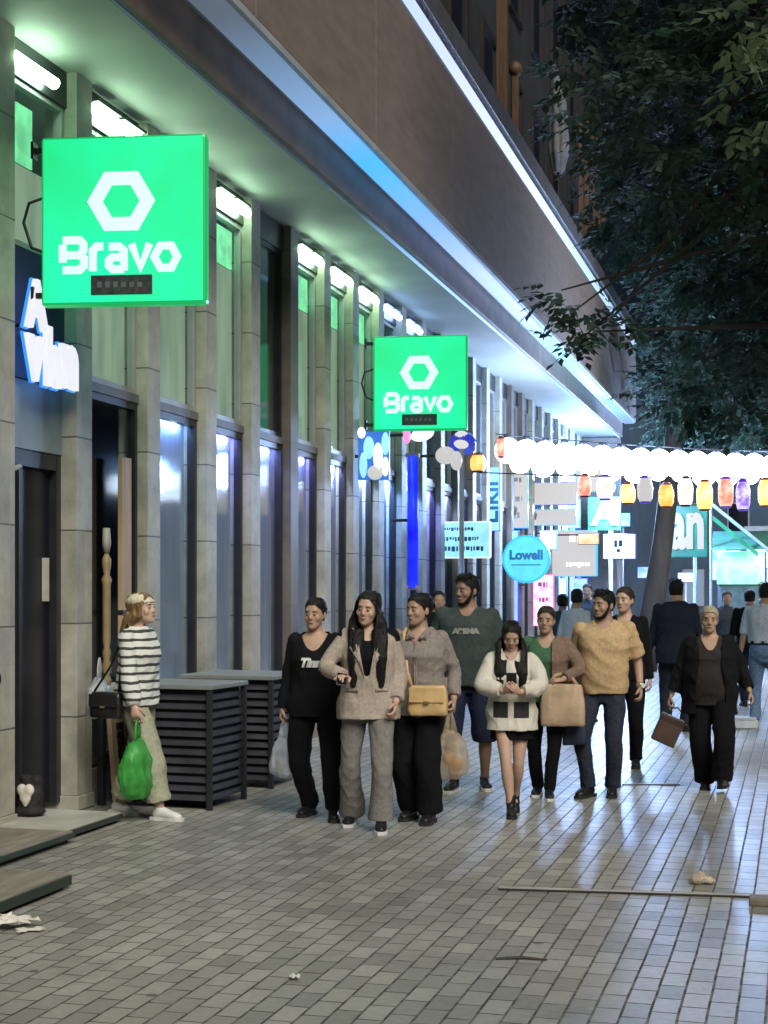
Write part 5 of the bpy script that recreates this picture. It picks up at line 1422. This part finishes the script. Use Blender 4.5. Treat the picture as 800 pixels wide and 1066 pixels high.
def strands(P, m, kind='back', n=70, seed=1):
    """thin locks laid over the cap, child of the hair"""
    r2 = np.random.RandomState(seed); mb = MB()
    for i in range(n):
        a = math.radians(r2.uniform(-150, 150)); sgn = 1 if a >= 0 else -1
        pts = []
        if kind == 'back':
            z0 = .07 - .07 * (abs(a) / 2.6) ** 1.5 + r2.uniform(-.006, .01)
            p0 = Vector((math.sin(a) * .080, -math.cos(a) * .090 + .010, z0 + .012)); p2 = Vector((r2.normal() * .02, .118, .03 + r2.normal() * .015)); p1 = Vector((p0.x * .75 + r2.normal() * .012, .02, .118 - .07 * abs(math.sin(a))))
            for t in np.linspace(0, 1, 9):
                q = p0 * (1 - t) ** 2 + p1 * 2 * t * (1 - t) + p2 * t * t
                c = Vector((0, .012, .022)); d = q - c; k = math.sqrt((d.x / .083) ** 2 + (d.y / .107) ** 2 + (d.z / .103) ** 2)
                pts.append(c + d / max(k, .4) if k < 1.15 else q)
        else:
            L = r2.uniform(.02, .045); u = r2.uniform(-1, 1); b = r2.uniform(-.9, 1.4)
            c = Vector((0, .010, .022)); p0 = c + Vector((.080 * math.sin(u * 1.3) * math.cos(b * .5), -.098 * math.cos(u * 1.3) * math.cos(b), .096 * abs(math.sin(b)) + .012))
            if p0.y < -.02 and p0.z < .075: continue
            d = Vector((r2.normal() * .5, -.6, .25 + r2.normal() * .3)).normalized()
            pts = [p0, p0 + d * L * .5, p0 + d * L + Vector((0, 0, -.006))]
        if len(pts) > 1: mb.tube(pts, [.0030] * (len(pts) - 1) + [.0012], 5)
    mb.xf(P.hp).xf(lambda v: v * P.S)
    h = [c for c in P.o.children if c.name.startswith('hair')]
    return mb.build('strand_layer', m, h[0] if h else P.o, smooth=True)
def drape(P, garment_ob, outline, m, name, off=.007):
    """a flat pattern piece (x, z in the 1.70 m frame) laid on the front of a garment"""
    bm = bmesh.new(); vs = [bm.verts.new((x * P.S, 0, z * P.S)) for x, z in outline]; bm.faces.new(vs)
    bmesh.ops.triangulate(bm, faces=bm.faces[:])
    for _ in range(3): bmesh.ops.subdivide_edges(bm, edges=bm.edges[:], cuts=1)
    bvh = BVHTree.FromPolygons([v.co.copy() for v in garment_ob.data.vertices], [tuple(f.vertices) for f in garment_ob.data.polygons])
    last = -.15
    for v in bm.verts:
        h = bvh.ray_cast(Vector((v.co.x, -1, v.co.z)), Vector((0, 1, 0)))
        if h[0] is not None and h[0].y < .0: v.co.y = h[0].y - off
        else:
            n = bvh.find_nearest(Vector((v.co.x, -.12, v.co.z))); v.co.y = n[0].y - off
    bmesh.ops.solidify(bm, geom=bm.faces[:], thickness=.004)
    me = bpy.data.meshes.new(name); bm.to_mesh(me); bm.free(); smooth_shade(me)
    return link(name, me, m, garment_ob)

def wpos(P, p):
    """person-local point (1.70 m frame) -> world"""
    return P.o.matrix_basis @ (Vector(p) * P.S)
def sack(grip, W, D, H, m, name, label, cat, seed, drop=.0, contents=None, rz=0, handle=True):
    """a soft carrier bag hanging from the hand"""
    o = tag(empty(name, grip, rz), label, cat)
    r2 = np.random.RandomState(seed)
    hz = -.14
    rings = []
    for t, f in ((0, .25), (.10, .55), (.28, .85), (.5, 1.0), (.72, 1.05), (.9, .92), (1.0, .55)):
        rings.append(((r2.normal() * .006, r2.normal() * .006, hz - t * H), W / 2 * f, D / 2 * f))
    mb = MB().rings(rings, 30, 2.3)
    me = mb.mesh('s'); bm = bmesh.new(); bm.from_mesh(me); bmesh.ops.subdivide_edges(bm, edges=bm.edges[:], cuts=2, use_grid_fill=True); bmesh.ops.recalc_face_normals(bm, faces=bm.faces); bm.to_mesh(me); bm.free()
    wrinkle(me, .030 * (W / .3), seed, 26, (1, 1, .45)); smooth_shade(me)
    link('sack', me, m, o)
    for q in (-1, 1):
        MB().tube([(q * W * .10, q * .01, hz - .03), (q * W * .07, 0, hz * .5), (q * .008, 0, -.012), (0, 0, .004)], [(.03, .008), (.016, .006), (.010, .006), (.010, .006)], 8).build('handle', m, o, smooth=True)
    if contents:
        r3 = MB()
        for k in range(3): r3.ball((r2.uniform(-.25, .25) * W, r2.uniform(-.15, .15) * D, hz - H * r2.uniform(.6, .8)), (W * .17, D * .2, H * .16))
        me = remesh_mb(r3, .012, 2); smooth_shade(me); link('contents', me, contents, o)
    return o
def satchel(c, W, D, H, m, name, label, cat, rz=0, strap=None, flap=True, tilt=0):
    o = tag(empty(name, c, rz), label, cat); o.rotation_euler = (0, tilt, rz)
    mb = MB().rings([((0, 0, -H / 2), W * .47, D * .42), ((0, 0, -H * .45), W * .5, D * .5), ((0, 0, 0), W * .5, D * .52), ((0, 0, H * .42), W * .46, D * .42), ((0, 0, H / 2), W * .42, D * .3)], 32, 4)
    me = mb.mesh('b'); bm = bmesh.new(); bm.from_mesh(me); bmesh.ops.subdivide_edges(bm, edges=bm.edges[:], cuts=2, use_grid_fill=True); bmesh.ops.recalc_face_normals(bm, faces=bm.faces); bm.to_mesh(me); bm.free()
    wrinkle(me, .012, int(abs(c[0]) * 100) % 50, 22); smooth_shade(me)
    b = link('pouch', me, m, o)
    if flap:
        MB().box((-W * .44, -D * .5 - .012, -H * .05), (W * .44, -D * .5 - .004, H * .44)).build('flap', m, o, bevel=.004)
        MB().box((-.02, -D * .5 - .018, -H * .09), (.02, -D * .5 - .0125, -H * .01)).build('clasp', mat('brass', (.5, .4, .2), .3, metal=.9), o)
    if strap:
        Rinv = (Matrix.Rotation(rz, 3, 'Z') @ Matrix.Rotation(tilt, 3, 'Y')).inverted()
        MB().tube([Rinv @ (Vector(p) - Vector(c)) for p in strap], [(.014, .004)] * len(strap), 8).build('strap', m, o, smooth=True)
    return o
# ------------------------------------------------------------------ wardrobe
C_BLACK = cloth('cloth_black', (.006, .006, .008)); C_BLACK2 = cloth('cloth_black_soft', (.008, .008, .010)); C_NAVY = cloth('cloth_navy', (.014, .02, .045))
C_DENIM = cloth('denim_dark', (.03, .036, .055), .85, .3); C_DENIML = cloth('denim_light', (.16, .25, .42), .85, .3)
C_BLAZER = cloth('blazer_beige', (.40, .34, .29)); C_TROUS = cloth('trouser_taupe', (.20, .19, .18)); C_SHIRT = cloth('shirt_taupe', (.27, .235, .22))
C_TEE = cloth('tee_greygreen', (.05, .068, .068)); C_TAN = cloth('tee_tan', (.58, .41, .23)); C_GREEN = cloth('top_green', (.06, .15, .085)); C_BROWN = cloth('cardigan_brown', (.22, .15, .115))
C_OLIVE = cloth('trouser_pale_olive', (.36, .37, .27)); C_CHAR = cloth('top_charcoal', (.035, .030, .030)); C_WHITE = cloth('shirt_bluewhite', (.55, .62, .75)); C_SUIT = cloth('suit_dark', (.018, .022, .04))
C_GREYJ = cloth('jacket_grey_dark', (.06, .075, .10))
S_BLACK = mat('shoe_black', (.012, .012, .012), .4, .2, 10); S_WHITE = mat('shoe_white', (.68, .68, .66), .5, .1, 10); SOLE_W = mat('sole_white', (.7, .7, .68), .5); SOLE_B = mat('sole_black', (.02, .02, .02), .6)
SLEEVE = [(0, .066), (.25, .060), (.5, .052), (.6, .052), (.97, .042), (1, .040)]
SLEEVE_W = [(0, .072), (.25, .070), (.5, .066), (.75, .066), (.93, .058), (1, .036)]
SLEEVE_T = [(0, .072), (.3, .068), (1, .06)]
WIDE = [(0, .100), (.2, .108), (.5, .100), (.75, .098), (1, .098)]
STRAIGHT = [(0, .094), (.2, .098), (.5, .076), (.75, .070), (1, .066)]
SLIM = [(0, .090), (.2, .092), (.5, .068), (.75, .060), (1, .050)]
M_BAGW = mat_plastic('bag_white', (.78, .80, .82), .7); M_BAGG = mat_plastic('bag_green', (.12, .66, .14), .82); M_BAGY = mat_plastic('bag_amber', (.78, .66, .48), .55)

def gpt(u, v): 
    p = ground(u, v); return Vector((p.x, p.y, 0))
def project_text(P, garment_ob, s, size, cx, cz, m, shear=0, w=1.0):
    """printed lettering laid on the front of a garment"""
    me = text_mesh(s, size, 0, .006, shear); bm = bmesh.new(); bm.from_mesh(me)
    bmesh.ops.triangulate(bm, faces=bm.faces); bmesh.ops.subdivide_edges(bm, edges=[e for e in bm.edges if e.calc_length() > .012], cuts=2)
    bvh = BVHTree.FromPolygons([v.co.copy() for v in garment_ob.data.vertices], [tuple(f.vertices) for f in garment_ob.data.polygons])
    for v in bm.verts:
        x, z = cx + v.co.x * w, cz + v.co.y
        h = bvh.ray_cast(Vector((x, -1, z)), Vector((0, 1, 0)))
        v.co = Vector((x, (h[0].y if h[0] else -.15) - .009, z))
    bm.to_mesh(me); bm.free()
    return link('print', me, m, garment_ob)

# ---- 1 striped woman, profile, walking to the right
P = Person('f', 1.0, .885, {-1: (-.07, -.24, 0, .0, 0), 1: (.07, .20, .0, 0, .12)}, {-1: (-.25, -.13, .80), 1: (.22, .08, .82)}, lean=.03, head=(0, -.12, 0))
make_person(P, gpt(143, 851), R_(84), 1.69, 'woman in a striped sweater seen from the side walking past the slatted enclosures', SK1, hands=(1.3, .7), seed=1)
trousers(P, C_OLIVE, [(0, .100), (.2, .108), (.5, .10), (.8, .098), (.95, .095)], .95, 21, .016)
top(P, mat_bands('knit_stripes', (.70, .72, .68), (.05, .06, .055), 'stripes'), SLEEVE_W, .97, .86, 1.465, .022, .1, 22, .014, 'sweater', straight=.7)
hair_long(P, HAIR_L, .52, (0, 0))
mb = MB(); mb.ball((0, .02, .062), (.095, .108, .066)); mb.ball((0, -.02, .045), (.088, .085, .03)); mb.xf(P.hp)
garment(P, 'knit_cap', mb, cloth('cap_cream', (.66, .62, .45)), .008, .006, 7, 40, None, 2)
shoes(P, S_WHITE, SOLE_W)
g = wpos(P, P.grip[-1]); sack(g, .35, .19, .46, M_BAGG, 'carrier_bag', 'bright green plastic carrier bag held by the woman in stripes', 'bag', 31, rz=R_(84), contents=mat('greens', (.1, .25, .06), .7))
c = wpos(P, (-.235, .12, .86)); sh = wpos(P, (-.10, .02, 1.46)); 
satchel(c, .27, .10, .19, mat('bag_black_leather', (.012, .012, .013), .35), 'shoulder_bag', 'small black shoulder bag at the hip of the woman in stripes', 'bag', R_(-6), [c + Vector((.1, 0, .1)), wpos(P, (-.225, -.0, 1.15)), sh, wpos(P, (-.21, .10, 1.15)), c + Vector((-.1, 0, .1))])
g = wpos(P, (-.13, .25, 1.20)); sack(g, .24, .16, .30, M_BAGW, 'carrier_bag', 'white thin bag behind the back of the woman in stripes', 'bag', 32, rz=R_(84))

# ---- 2 woman in black sweater
P = Person('f', 1.06, .875, {-1: (-.06, .12, .0, -.35, .0), 1: (.15, -.10, 0, .15, 0)}, {-1: (-.27, .03, .80), 1: (.23, .02, .84)}, lean=.02, head=(-.25, .04, .03))
make_person(P, gpt(329, 851), R_(10), 1.66, 'woman in a black sweater with white script, leftmost of the walking group of three', SK2, hands=(1.3, .7), seed=2)
trousers(P, C_BLACK, [(0, .100), (.2, .105), (.5, .090), (.85, .076), (1, .070)], .97, 23, .014)
sw = top(P, C_BLACK2, SLEEVE, .97, .80, 1.47, .020, .12, 24, .012, 'sweater', neck_cut(P, .085, .105), straight=.6)
project_text(P, sw, 'Tinny', .088, .0, 1.165, mat('print_white', (.75, .75, .76), .7), .35, 1.0)
hair_tied(P, HAIR_B)
shoes(P, S_BLACK, SOLE_B)
g = wpos(P, P.grip[-1]); sack(g, .23, .15, .30, M_BAGW, 'carrier_bag', 'white plastic bag held by the woman in the black sweater', 'bag', 33, contents=mat('dark_goods', (.08, .08, .09), .6))

# ---- 3 blazer woman
P = Person('f', 1.0, .885, {-1: (-.13, .14, 0, -.15, 0), 1: (.10, -.16, 0, .05, 0)}, {-1: (-.14, -.25, 1.09), 1: (.20, -.12, .90)}, lean=.02, head=(-.30, .10, .12), elbow={-1: (-1, .35, -.3)})
make_person(P, gpt(384, 862), R_(12), 1.70, 'woman in a beige blazer and flared trousers with long black hair', SK1, hands=(.9, .7), hand_dir={-1: (-.35, -.8, .15)}, palm={-1: (.5, 0, -.8)}, seed=3)
trousers(P, C_TROUS, [(0, .094), (.2, .096), (.45, .078), (.7, .084), (1, .100)], 1.0, 25, .015)
def vcut(p, P=P):
    c = P.T((0, 0, 1.40)); x = np.abs(p[:, 0] - c.x); z = p[:, 2]
    return (p[:, 1] < c.y - .02) & (x < .012 + .085 * np.clip((z - 1.10) / .33, 0, 1)) & (z > 1.10) | ((x < .07) & (z > c.z + .035))
innr = top(P, C_BLACK, SLEEVE_T, .12, .95, 1.44, .008, 0, 26, .006, 'inner_top', neck_cut(P, .04, .09))
bz = top(P, C_BLAZER, [(0, .074), (.25, .068), (.5, .062), (.7, .062), (.97, .052), (1, .05)], .96, .80, 1.455, .034, .16, 27, .012, 'blazer', vcut, straight=.9)
for q in (-1, 1): drape(P, bz, [(q * .016, 1.085), (q * .060, 1.20), (q * .128, 1.30), (q * .105, 1.325), (q * .125, 1.35), (q * .100, 1.43), (q * .075, 1.40), (q * .040, 1.22)], C_BLAZER, 'lapel')
for q in (-1, 1): drape(P, bz, [(q * .06, .985), (q * .15, .99), (q * .15, 1.01), (q * .06, 1.008)], C_BLAZER, 'pocket_flap')
hair_long(P, HAIR_B, .42, (1, 1))
shoes(P, S_BLACK, SOLE_W)
g = wpos(P, P.wr[-1]); 
ph = tag(empty('phone', wpos(P, P.grip[-1]) , R_(20)), 'dark phone in the hand of the woman in the blazer', 'phone'); ph.rotation_euler = (R_(-60), R_(10), R_(20))
MB().box((-.037, -.005, -.075), (.037, .005, .075)).build('phone_case', mat('phone_pale', (.10, .10, .11), .3), ph, bevel=.004)
MB().box((-.033, -.0065, -.07), (.033, -.0055, .07)).build('screen', mat('phone_glass', (.01, .01, .012), .1), ph)

# ---- 4 woman in taupe shirt
P = Person('f', 1.08, .88, {-1: (-.07, .06, 0, -.25, 0), 1: (.10, -.10, 0, -.1, 0)}, {-1: (-.22, .0, .86), 1: (.265, -.04, .90)}, lean=.0, head=(-.62, .02, 0))
make_person(P, gpt(437, 854), R_(4), 1.69, 'woman in a taupe button shirt and wide black trousers looking aside', SK2, hands=(.6, 1.3), seed=4)
trousers(P, C_BLACK, WIDE, .99, 28, .016)
shirt = top(P, C_SHIRT, [(0, .070), (.25, .066), (.5, .058), (.75, .055), (1, .045)], .93, .80, 1.465, .020, .10, 29, .016, 'shirt', neck_cut(P, .07, .06), straight=.7)
for q in (-1, 1): drape(P, shirt, [(q * .004, 1.355), (q * .075, 1.345), (q * .10, 1.40), (q * .07, 1.435)], C_SHIRT, 'collar')
drape(P, shirt, [(-.012, .86), (.012, .86), (.012, 1.34), (-.012, 1.34)], C_SHIRT, 'placket', .005)
hair_tied(P, HAIR_B)
shoes(P, S_BLACK, SOLE_B)
c = wpos(P, (.10, -.225, .91))
satchel(c, .29, .11, .22, mat('bag_tan', (.62, .42, .20), .5, .2, 8, .2, 60), 'shoulder_bag', 'tan rounded shoulder bag in front of the woman in the taupe shirt', 'bag', R_(6), [c + Vector((-.12, 0, .1)), wpos(P, (-.06, -.19, 1.12)), wpos(P, (-.10, -.10, 1.40)), wpos(P, (-.07, .02, 1.47))])
g = wpos(P, P.grip[1]); sack(g, .27, .18, .36, M_BAGY, 'carrier_bag', 'amber filled plastic bag held by the woman in the taupe shirt', 'bag', 34, contents=mat('amber_goods', (.62, .30, .05), .6))

# ---- 5 big man in dark tee and long shorts
P = Person('m', 1.10, .885, {-1: (-.10, -.08, 0, -.25, 0), 1: (.13, .10, 0, .2, 0)}, {-1: (-.33, .0, .84), 1: (.33, .02, .84)}, head=(-.75, .05, 0), belly=.03)
make_person(P, gpt(487, 823), R_(8), 1.84, 'tall man in a dark grey tee and black knee shorts behind the group', SK3, seed=5)
trousers(P, C_NAVY, [(0, .108), (.3, .112), (.5, .104), (1, .09)], .58, 35, .014, 'shorts')
tee = top(P, C_TEE, [(0, .084), (.3, .082), (1, .075)], .42, .84, 1.465, .026, .06, 36, .014, 'tee', neck_cut(P, .008, .062), straight=.85)
project_text(P, tee, 'ARENA', .058, 0, 1.36, mat('print_faded', (.26, .28, .25), .8), 0, 1.15)
hair_short(P, HAIR_B, True)
shoes(P, S_BLACK, SOLE_W)

# ---- 6 girl in cream jacket on her phone
P = Person('f', .98, .885, {-1: (.00, -.14, 0, .1, 0), 1: (.02, .20, .05, 0, .45)}, {-1: (-.05, -.27, 1.10), 1: (.075, -.27, 1.09)}, lean=.08, head=(.08, .48, .05), elbow={-1: (-1, .1, -.5), 1: (1, .1, -.5)})
make_person(P, gpt(533, 848), R_(8), 1.47, 'girl in a cream jacket and black short skirt looking at her phone', SK1, hands=(1.0, 1.0), hand_dir={-1: (.45, -.55, .5), 1: (-.45, -.55, .5)}, palm={-1: (.6, .5, .3), 1: (-.6, .5, .3)}, seed=6)
mb = P.torso(.012, .84, 1.0); mb.rings([((0, .005, .66), .188, .150), ((0, .005, .84), .182, .138), ((0, .003, .93), .178, .13)], 26, 2.2)
garment(P, 'skirt', mb, C_BLACK, .009, .012, 37, 18)
jk = mat_bands('jacket_cream', (.70, .66, .58), (.025, .025, .03), (.86 * 1.47 / 1.7, 1.0 * 1.47 / 1.7, .135, .022, .0))
top(P, jk, [(0, .076), (.2, .078), (.5, .076), (.75, .072), (.92, .060), (1, .04)], .95, .76, 1.475, .040, .13, 38, .018, 'jacket', neck_cut(P, .02, .06), straight=.95)
hair_long(P, HAIR_B, .36, (1, 1))
shoes(P, S_BLACK, SOLE_B, high=True)
c = (P.grip[-1] + P.grip[1]) / 2
ph = tag(empty('phone', wpos(P, c + Vector((0, .01, .03))), R_(8)), 'black phone held up in both hands by the girl in the cream jacket', 'phone'); ph.rotation_euler = (R_(28), 0, R_(8))
MB().box((-.038, -.005, -.07), (.038, .005, .08)).build('phone_case', mat('phone_black', (.012, .012, .014), .3), ph, bevel=.004)
MB().box((-.034, .0055, -.066), (.034, .0065, .076)).build('screen', mat('phone_glass', (.01, .01, .012), .1), ph)

# ---- 7 woman in green top
P = Person('f', 1.04, .885, {-1: (-.08, .10, 0, -.1, 0), 1: (.03, -.12, 0, .12, 0)}, {-1: (-.18, -.16, 1.0), 1: (.15, -.24, 1.06)}, head=(-.08, .05, .05), elbow={1: (1, .3, -.3)})
make_person(P, gpt(569, 830), R_(6), 1.575, 'woman in a green top and brown cardigan with dark brown hair', SK2, hands=(.8, 1.1), hand_dir={1: (-.9, -.3, -.1)}, palm={1: (0, 1, -.1)}, seed=7)
trousers(P, C_BLACK, SLIM, 1.0, 39, .012)
top(P, C_GREEN, SLEEVE_T, .15, .86, 1.46, .012, .05, 40, .012, 'top', neck_cut(P, .055, .08), straight=.5)
def ccut(p, P=P):
    c = P.T((0, 0, 1.4)); x = p[:, 0] - c.x
    return (p[:, 1] < c.y) & (x < .055) & (x > -.155) | (p[:, 2] > c.z + .03) & (np.abs(x) < .09)
top(P, C_BROWN, [(0, .078), (.3, .074), (.6, .064), (1, .05)], .95, .80, 1.45, .034, .12, 41, .016, 'cardigan', ccut, straight=.8)
hair_tied(P, HAIR_D, True)
shoes(P, S_BLACK, SOLE_W)
c = wpos(P, (.155, -.245, .84))
satchel(c, .36, .14, .34, mat('tote_sand', (.52, .38, .25), .6, .2, 8, .2, 60), 'tote_bag', 'large sand coloured tote in front of the woman in the green top', 'bag', R_(4), [c + Vector((-.12, 0, .16)), wpos(P, (.10, -.25, 1.10)), wpos(P, (.20, -.18, 1.12)), c + Vector((.12, 0, .16))], flap=False)
c = wpos(P, (.26, -.10, .58))
satchel(c, .20, .09, .19, mat('tote_navy', (.015, .02, .05), .6), 'paper_bag', 'small dark navy bag hanging low beside the sand coloured tote', 'bag', R_(4), [c + Vector((-.07, 0, .09)), c + Vector((-.03, 0, .30)), c + Vector((.03, 0, .30)), c + Vector((.07, 0, .09))], flap=False)

# ---- 8 man in tan tee
P = Person('m', 1.04, .885, {-1: (-.12, -.06, 0, -.55, 0), 1: (.07, .02, 0, -.05, 0)}, {-1: (-.24, .10, .86), 1: (.295, -.04, .90)}, head=(-.72, .04, .0), belly=.02)
make_person(P, gpt(629, 829), R_(6), 1.71, 'bearded man in a tan tee and dark jeans looking aside', SK2, seed=8)
trousers(P, C_DENIM, STRAIGHT, 1.0, 42, .014)
top(P, C_TAN, [(0, .080), (.3, .078), (1, .07)], .44, .86, 1.465, .022, .02, 43, .014, 'tee', neck_cut(P, .005, .062), straight=.8)
hair_short(P, HAIR_B, True)
shoes(P, S_BLACK, SOLE_B)
w = P.wr[1]; d = (P.wr[1] - P.elb[1]).normalized(); w = w - d * .02
mb = MB().tube([w - d * .011, w + d * .011], [(.031, .031)] * 2, 14); wt = mb.xf(lambda v: v * P.S).build('wristwatch', mat('watch_metal', (.6, .58, .5), .25, metal=.8), P.o, smooth=True)
MB().tube([w + Vector((.02, -.028, 0)), w + Vector((.026, -.036, 0))], [.019, .019], 14).xf(lambda v: v * P.S).build('dial', mat('dial_pale', (.75, .78, .6), .2), wt)

# ---- 9 dark figure right behind the man in tan
P = Person('f', 1.0, .885, {-1: (-.09, -.05, 0, -.1, 0), 1: (.09, .10, 0, .1, 0)}, {-1: (-.22, .0, .84), 1: (.23, .0, .84)}, head=(-.35, .0, 0))
make_person(P, gpt(651, 800), R_(0), 1.74, 'woman in a black top half hidden behind the man in the tan tee', SK1, .009, seed=9)
trousers(P, C_BLACK, STRAIGHT, 1.0, 44, voxel=.011); top(P, C_BLACK, SLEEVE, .97, .84, 1.465, .02, .05, 45, name='top', cut=neck_cut(P, .05, .07), voxel=.011); hair_tied(P, HAIR_D); shoes(P, S_BLACK, SOLE_B)

# ---- 10 woman in black with brown box bag
P = Person('f', 1.22, .875, {-1: (-.03, .10, 0, -.1, 0), 1: (.10, -.14, .03, .1, -.25)}, {-1: (-.345, .0, .86), 1: (.36, -.02, .90)}, head=(.0, .06, .04), belly=.05)
make_person(P, gpt(739, 822), R_(6), 1.58, 'pale haired woman in black cardigan and wide black trousers walking alone', SK2, hands=(1.2, .6), seed=10)
trousers(P, C_BLACK, [(0, .105), (.2, .112), (.5, .105), (.8, .105), (1, .108)], .99, 46, .016)
top(P, C_CHAR, SLEEVE_T, .15, .80, 1.455, .016, .06, 47, .014, 'top', neck_cut(P, .085, .085), straight=.7)
def ccut2(p, P=P):
    c = P.T((0, 0, 1.4)); x = p[:, 0] - c.x
    return (p[:, 1] < c.y) & (np.abs(x) < .115 + .02 * np.sin(p[:, 2] * 9)) | (p[:, 2] > c.z + .03) & (np.abs(x) < .095)
top(P, C_BLACK2, [(0, .082), (.3, .080), (.6, .07), (1, .058)], .92, .72, 1.45, .034, .12, 48, .016, 'cardigan', ccut2, straight=.9)
hair_tied(P, HAIR_P, False)
shoes(P, S_BLACK, SOLE_B)
g = wpos(P, P.grip[-1])
c = g + Vector((-.02, 0, -.20))
hb = tag(empty('box_bag', c, R_(8)), 'dark brown stiff box bag swinging from the hand of the woman in black', 'bag'); hb.rotation_euler = (0, R_(24), R_(8))
MB().box((-.105, -.05, -.14), (.105, .05, .11)).build('body', mat('bag_brown', (.075, .045, .035), .5, .2, 8), hb, bevel=.012)
MB().box((-.107, -.052, .05), (.107, .052, .10)).build('flap', mat('bag_brown2', (.06, .036, .028), .4), hb, bevel=.004)
MB().tube([(-.06, 0, .11), (-.045, 0, .17), (0, 0, .195), (.045, 0, .17), (.06, 0, .11)], .007, 8).build('handle', mat('bag_brown2', (.06, .036, .028), .4), hb, smooth=True)

# ---- 11 man at right edge, from behind
P = Person('m', 1.03, .885, {-1: (-.10, -.05, 0, -.1, 0), 1: (.10, .12, 0, .1, 0)}, {-1: (-.30, -.05, .88), 1: (.29, .02, .84)}, head=(.2, .0, 0))
make_person(P, gpt(797, 757), R_(172), 1.80, 'man in a pale blue shirt and light jeans seen from behind at the right edge', SK2, .009, seed=11)
trousers(P, C_DENIML, STRAIGHT, 1.0, 49, voxel=.011, waist=1.04); top(P, C_WHITE, SLEEVE, .55, 1.0, 1.465, .026, .0, 50, name='shirt', straight=.8, voxel=.011); hair_short(P, HAIR_B); shoes(P, S_WHITE, SOLE_W)
MB().rings([((0, .005, .99), .185, .148), ((0, .005, 1.03), .185, .148)], 26, 2.3).xf(lambda v: P.T(v) * P.S).build('belt', C_BLACK, P.o)

# ---- 12 person in dark suit from behind
P = Person('m', 1.06, .885, {-1: (-.10, -.08, 0, -.1, 0), 1: (.10, .10, 0, .1, 0)}, {-1: (-.31, -.03, .84), 1: (.31, .02, .84)}, head=(.15, .0, 0))
make_person(P, gpt(704, 762), R_(176), 1.84, 'person in a dark navy jacket seen from behind near the street tree', SK2, .009, seed=12)
trousers(P, C_SUIT, STRAIGHT, 1.0, 51, voxel=.011); top(P, C_SUIT, SLEEVE, .97, .78, 1.475, .036, .06, 52, name='jacket', straight=.9, voxel=.011); hair_short(P, HAIR_B); shoes(P, S_BLACK, SOLE_B)

# ---- 13 / 14 / 15 / 16 far figures
def far_person(u, v, rz, H, sex, label, topm, legm, hair, sk=SK2, head=(0, 0, 0), seed=60, long=False, detail=False):
    P = Person(sex, 1.0, .885, {-1: (-.09, -.10, 0, -.1, 0), 1: (.09, .12, 0, .1, 0)}, {-1: (-.24 if sex == 'f' else -.3, -.04, .85), 1: (.24 if sex == 'f' else .3, .03, .85)}, head=head)
    make_person(P, gpt(u, v), rz, H, label, sk, .011, seed=seed, detail=detail)
    trousers(P, legm, STRAIGHT, 1.0, seed, voxel=.013); top(P, topm, SLEEVE, .96, .84, 1.465, .024, .06, seed + 1, straight=.7, voxel=.013)
    if long: hair_long(P, hair, .3, (0, 0), .011)
    elif sex == 'f': hair_tied(P, hair, True, .011)
    else: hair_short(P, hair, voxel=.011)
    shoes(P, S_BLACK, SOLE_B); return P
far_person(600, 752, R_(150), 1.73, 'f', 'figure in pale blue shirt turned away between the green top and the tan tee', C_WHITE, C_NAVY, HAIR_B, head=(.5, 0, 0), seed=61)
far_person(586, 742, R_(178), 1.66, 'f', 'dark jacketed figure turned away at the left of the pale blue shirt', C_GREYJ, C_NAVY, HAIR_B, seed=63)
far_person(612, 715, R_(0), 1.82, 'm', 'distant man in grey whose head shows above the crowd', C_GREYJ, C_DENIM, HAIR_B, seed=65)
far_person(457, 760, R_(20), 1.70, 'm', 'dark figure in shadow against the facade behind the tall man', C_BLACK2, C_BLACK, HAIR_B, seed=67)
far_person(757, 722, R_(10), 1.70, 'f', 'distant woman in blue grey between the woman in black and the kiosk', C_GREYJ, C_NAVY, HAIR_D, seed=69)
far_person(781, 735, R_(-170), 1.72, 'm', 'distant man in dark clothes beside the pale blue shirt at right', C_BLACK2, C_NAVY, HAIR_B, seed=71)
# ---- person just leaving the frame on the left: only the elbow shows
P = Person('m', 1.05, .885, {-1: (-.10, -.05, 0, -.1, 0), 1: (.10, .08, 0, .1, 0)}, {-1: (-.3, 0, .85), 1: (.14, -.16, .97)}, elbow={1: (1, .25, -.1)})
gp = gpt(-39, 905)
make_person(P, gp, R_(-15), 1.74, 'person in black at the left edge, only an elbow in the picture', SK2, seed=73)
trousers(P, C_BLACK, STRAIGHT, 1.0, 74); top(P, C_BLACK, SLEEVE, .97, .84, 1.465, .024, .06, 75, name='top', straight=.7); hair_short(P, HAIR_B); shoes(P, S_BLACK, SOLE_B)
# ---- pale box on the ground at the right
p = ground(775, 755)
bx = tag(empty('carton', (p.x, p.y - .35, 0), R_(8)), 'white low carton on the paving at the feet of the man in light jeans', 'box')
MB().box((-.14, -.11, .002), (.14, .11, .10)).build('body', mat('carton_white', (.65, .72, .8), .6), bx, bevel=.008)
MB().box((-.147, -.117, .102), (.147, .117, .135)).build('lid', mat('carton_lid', (.6, .68, .78), .6), bx, bevel=.006)
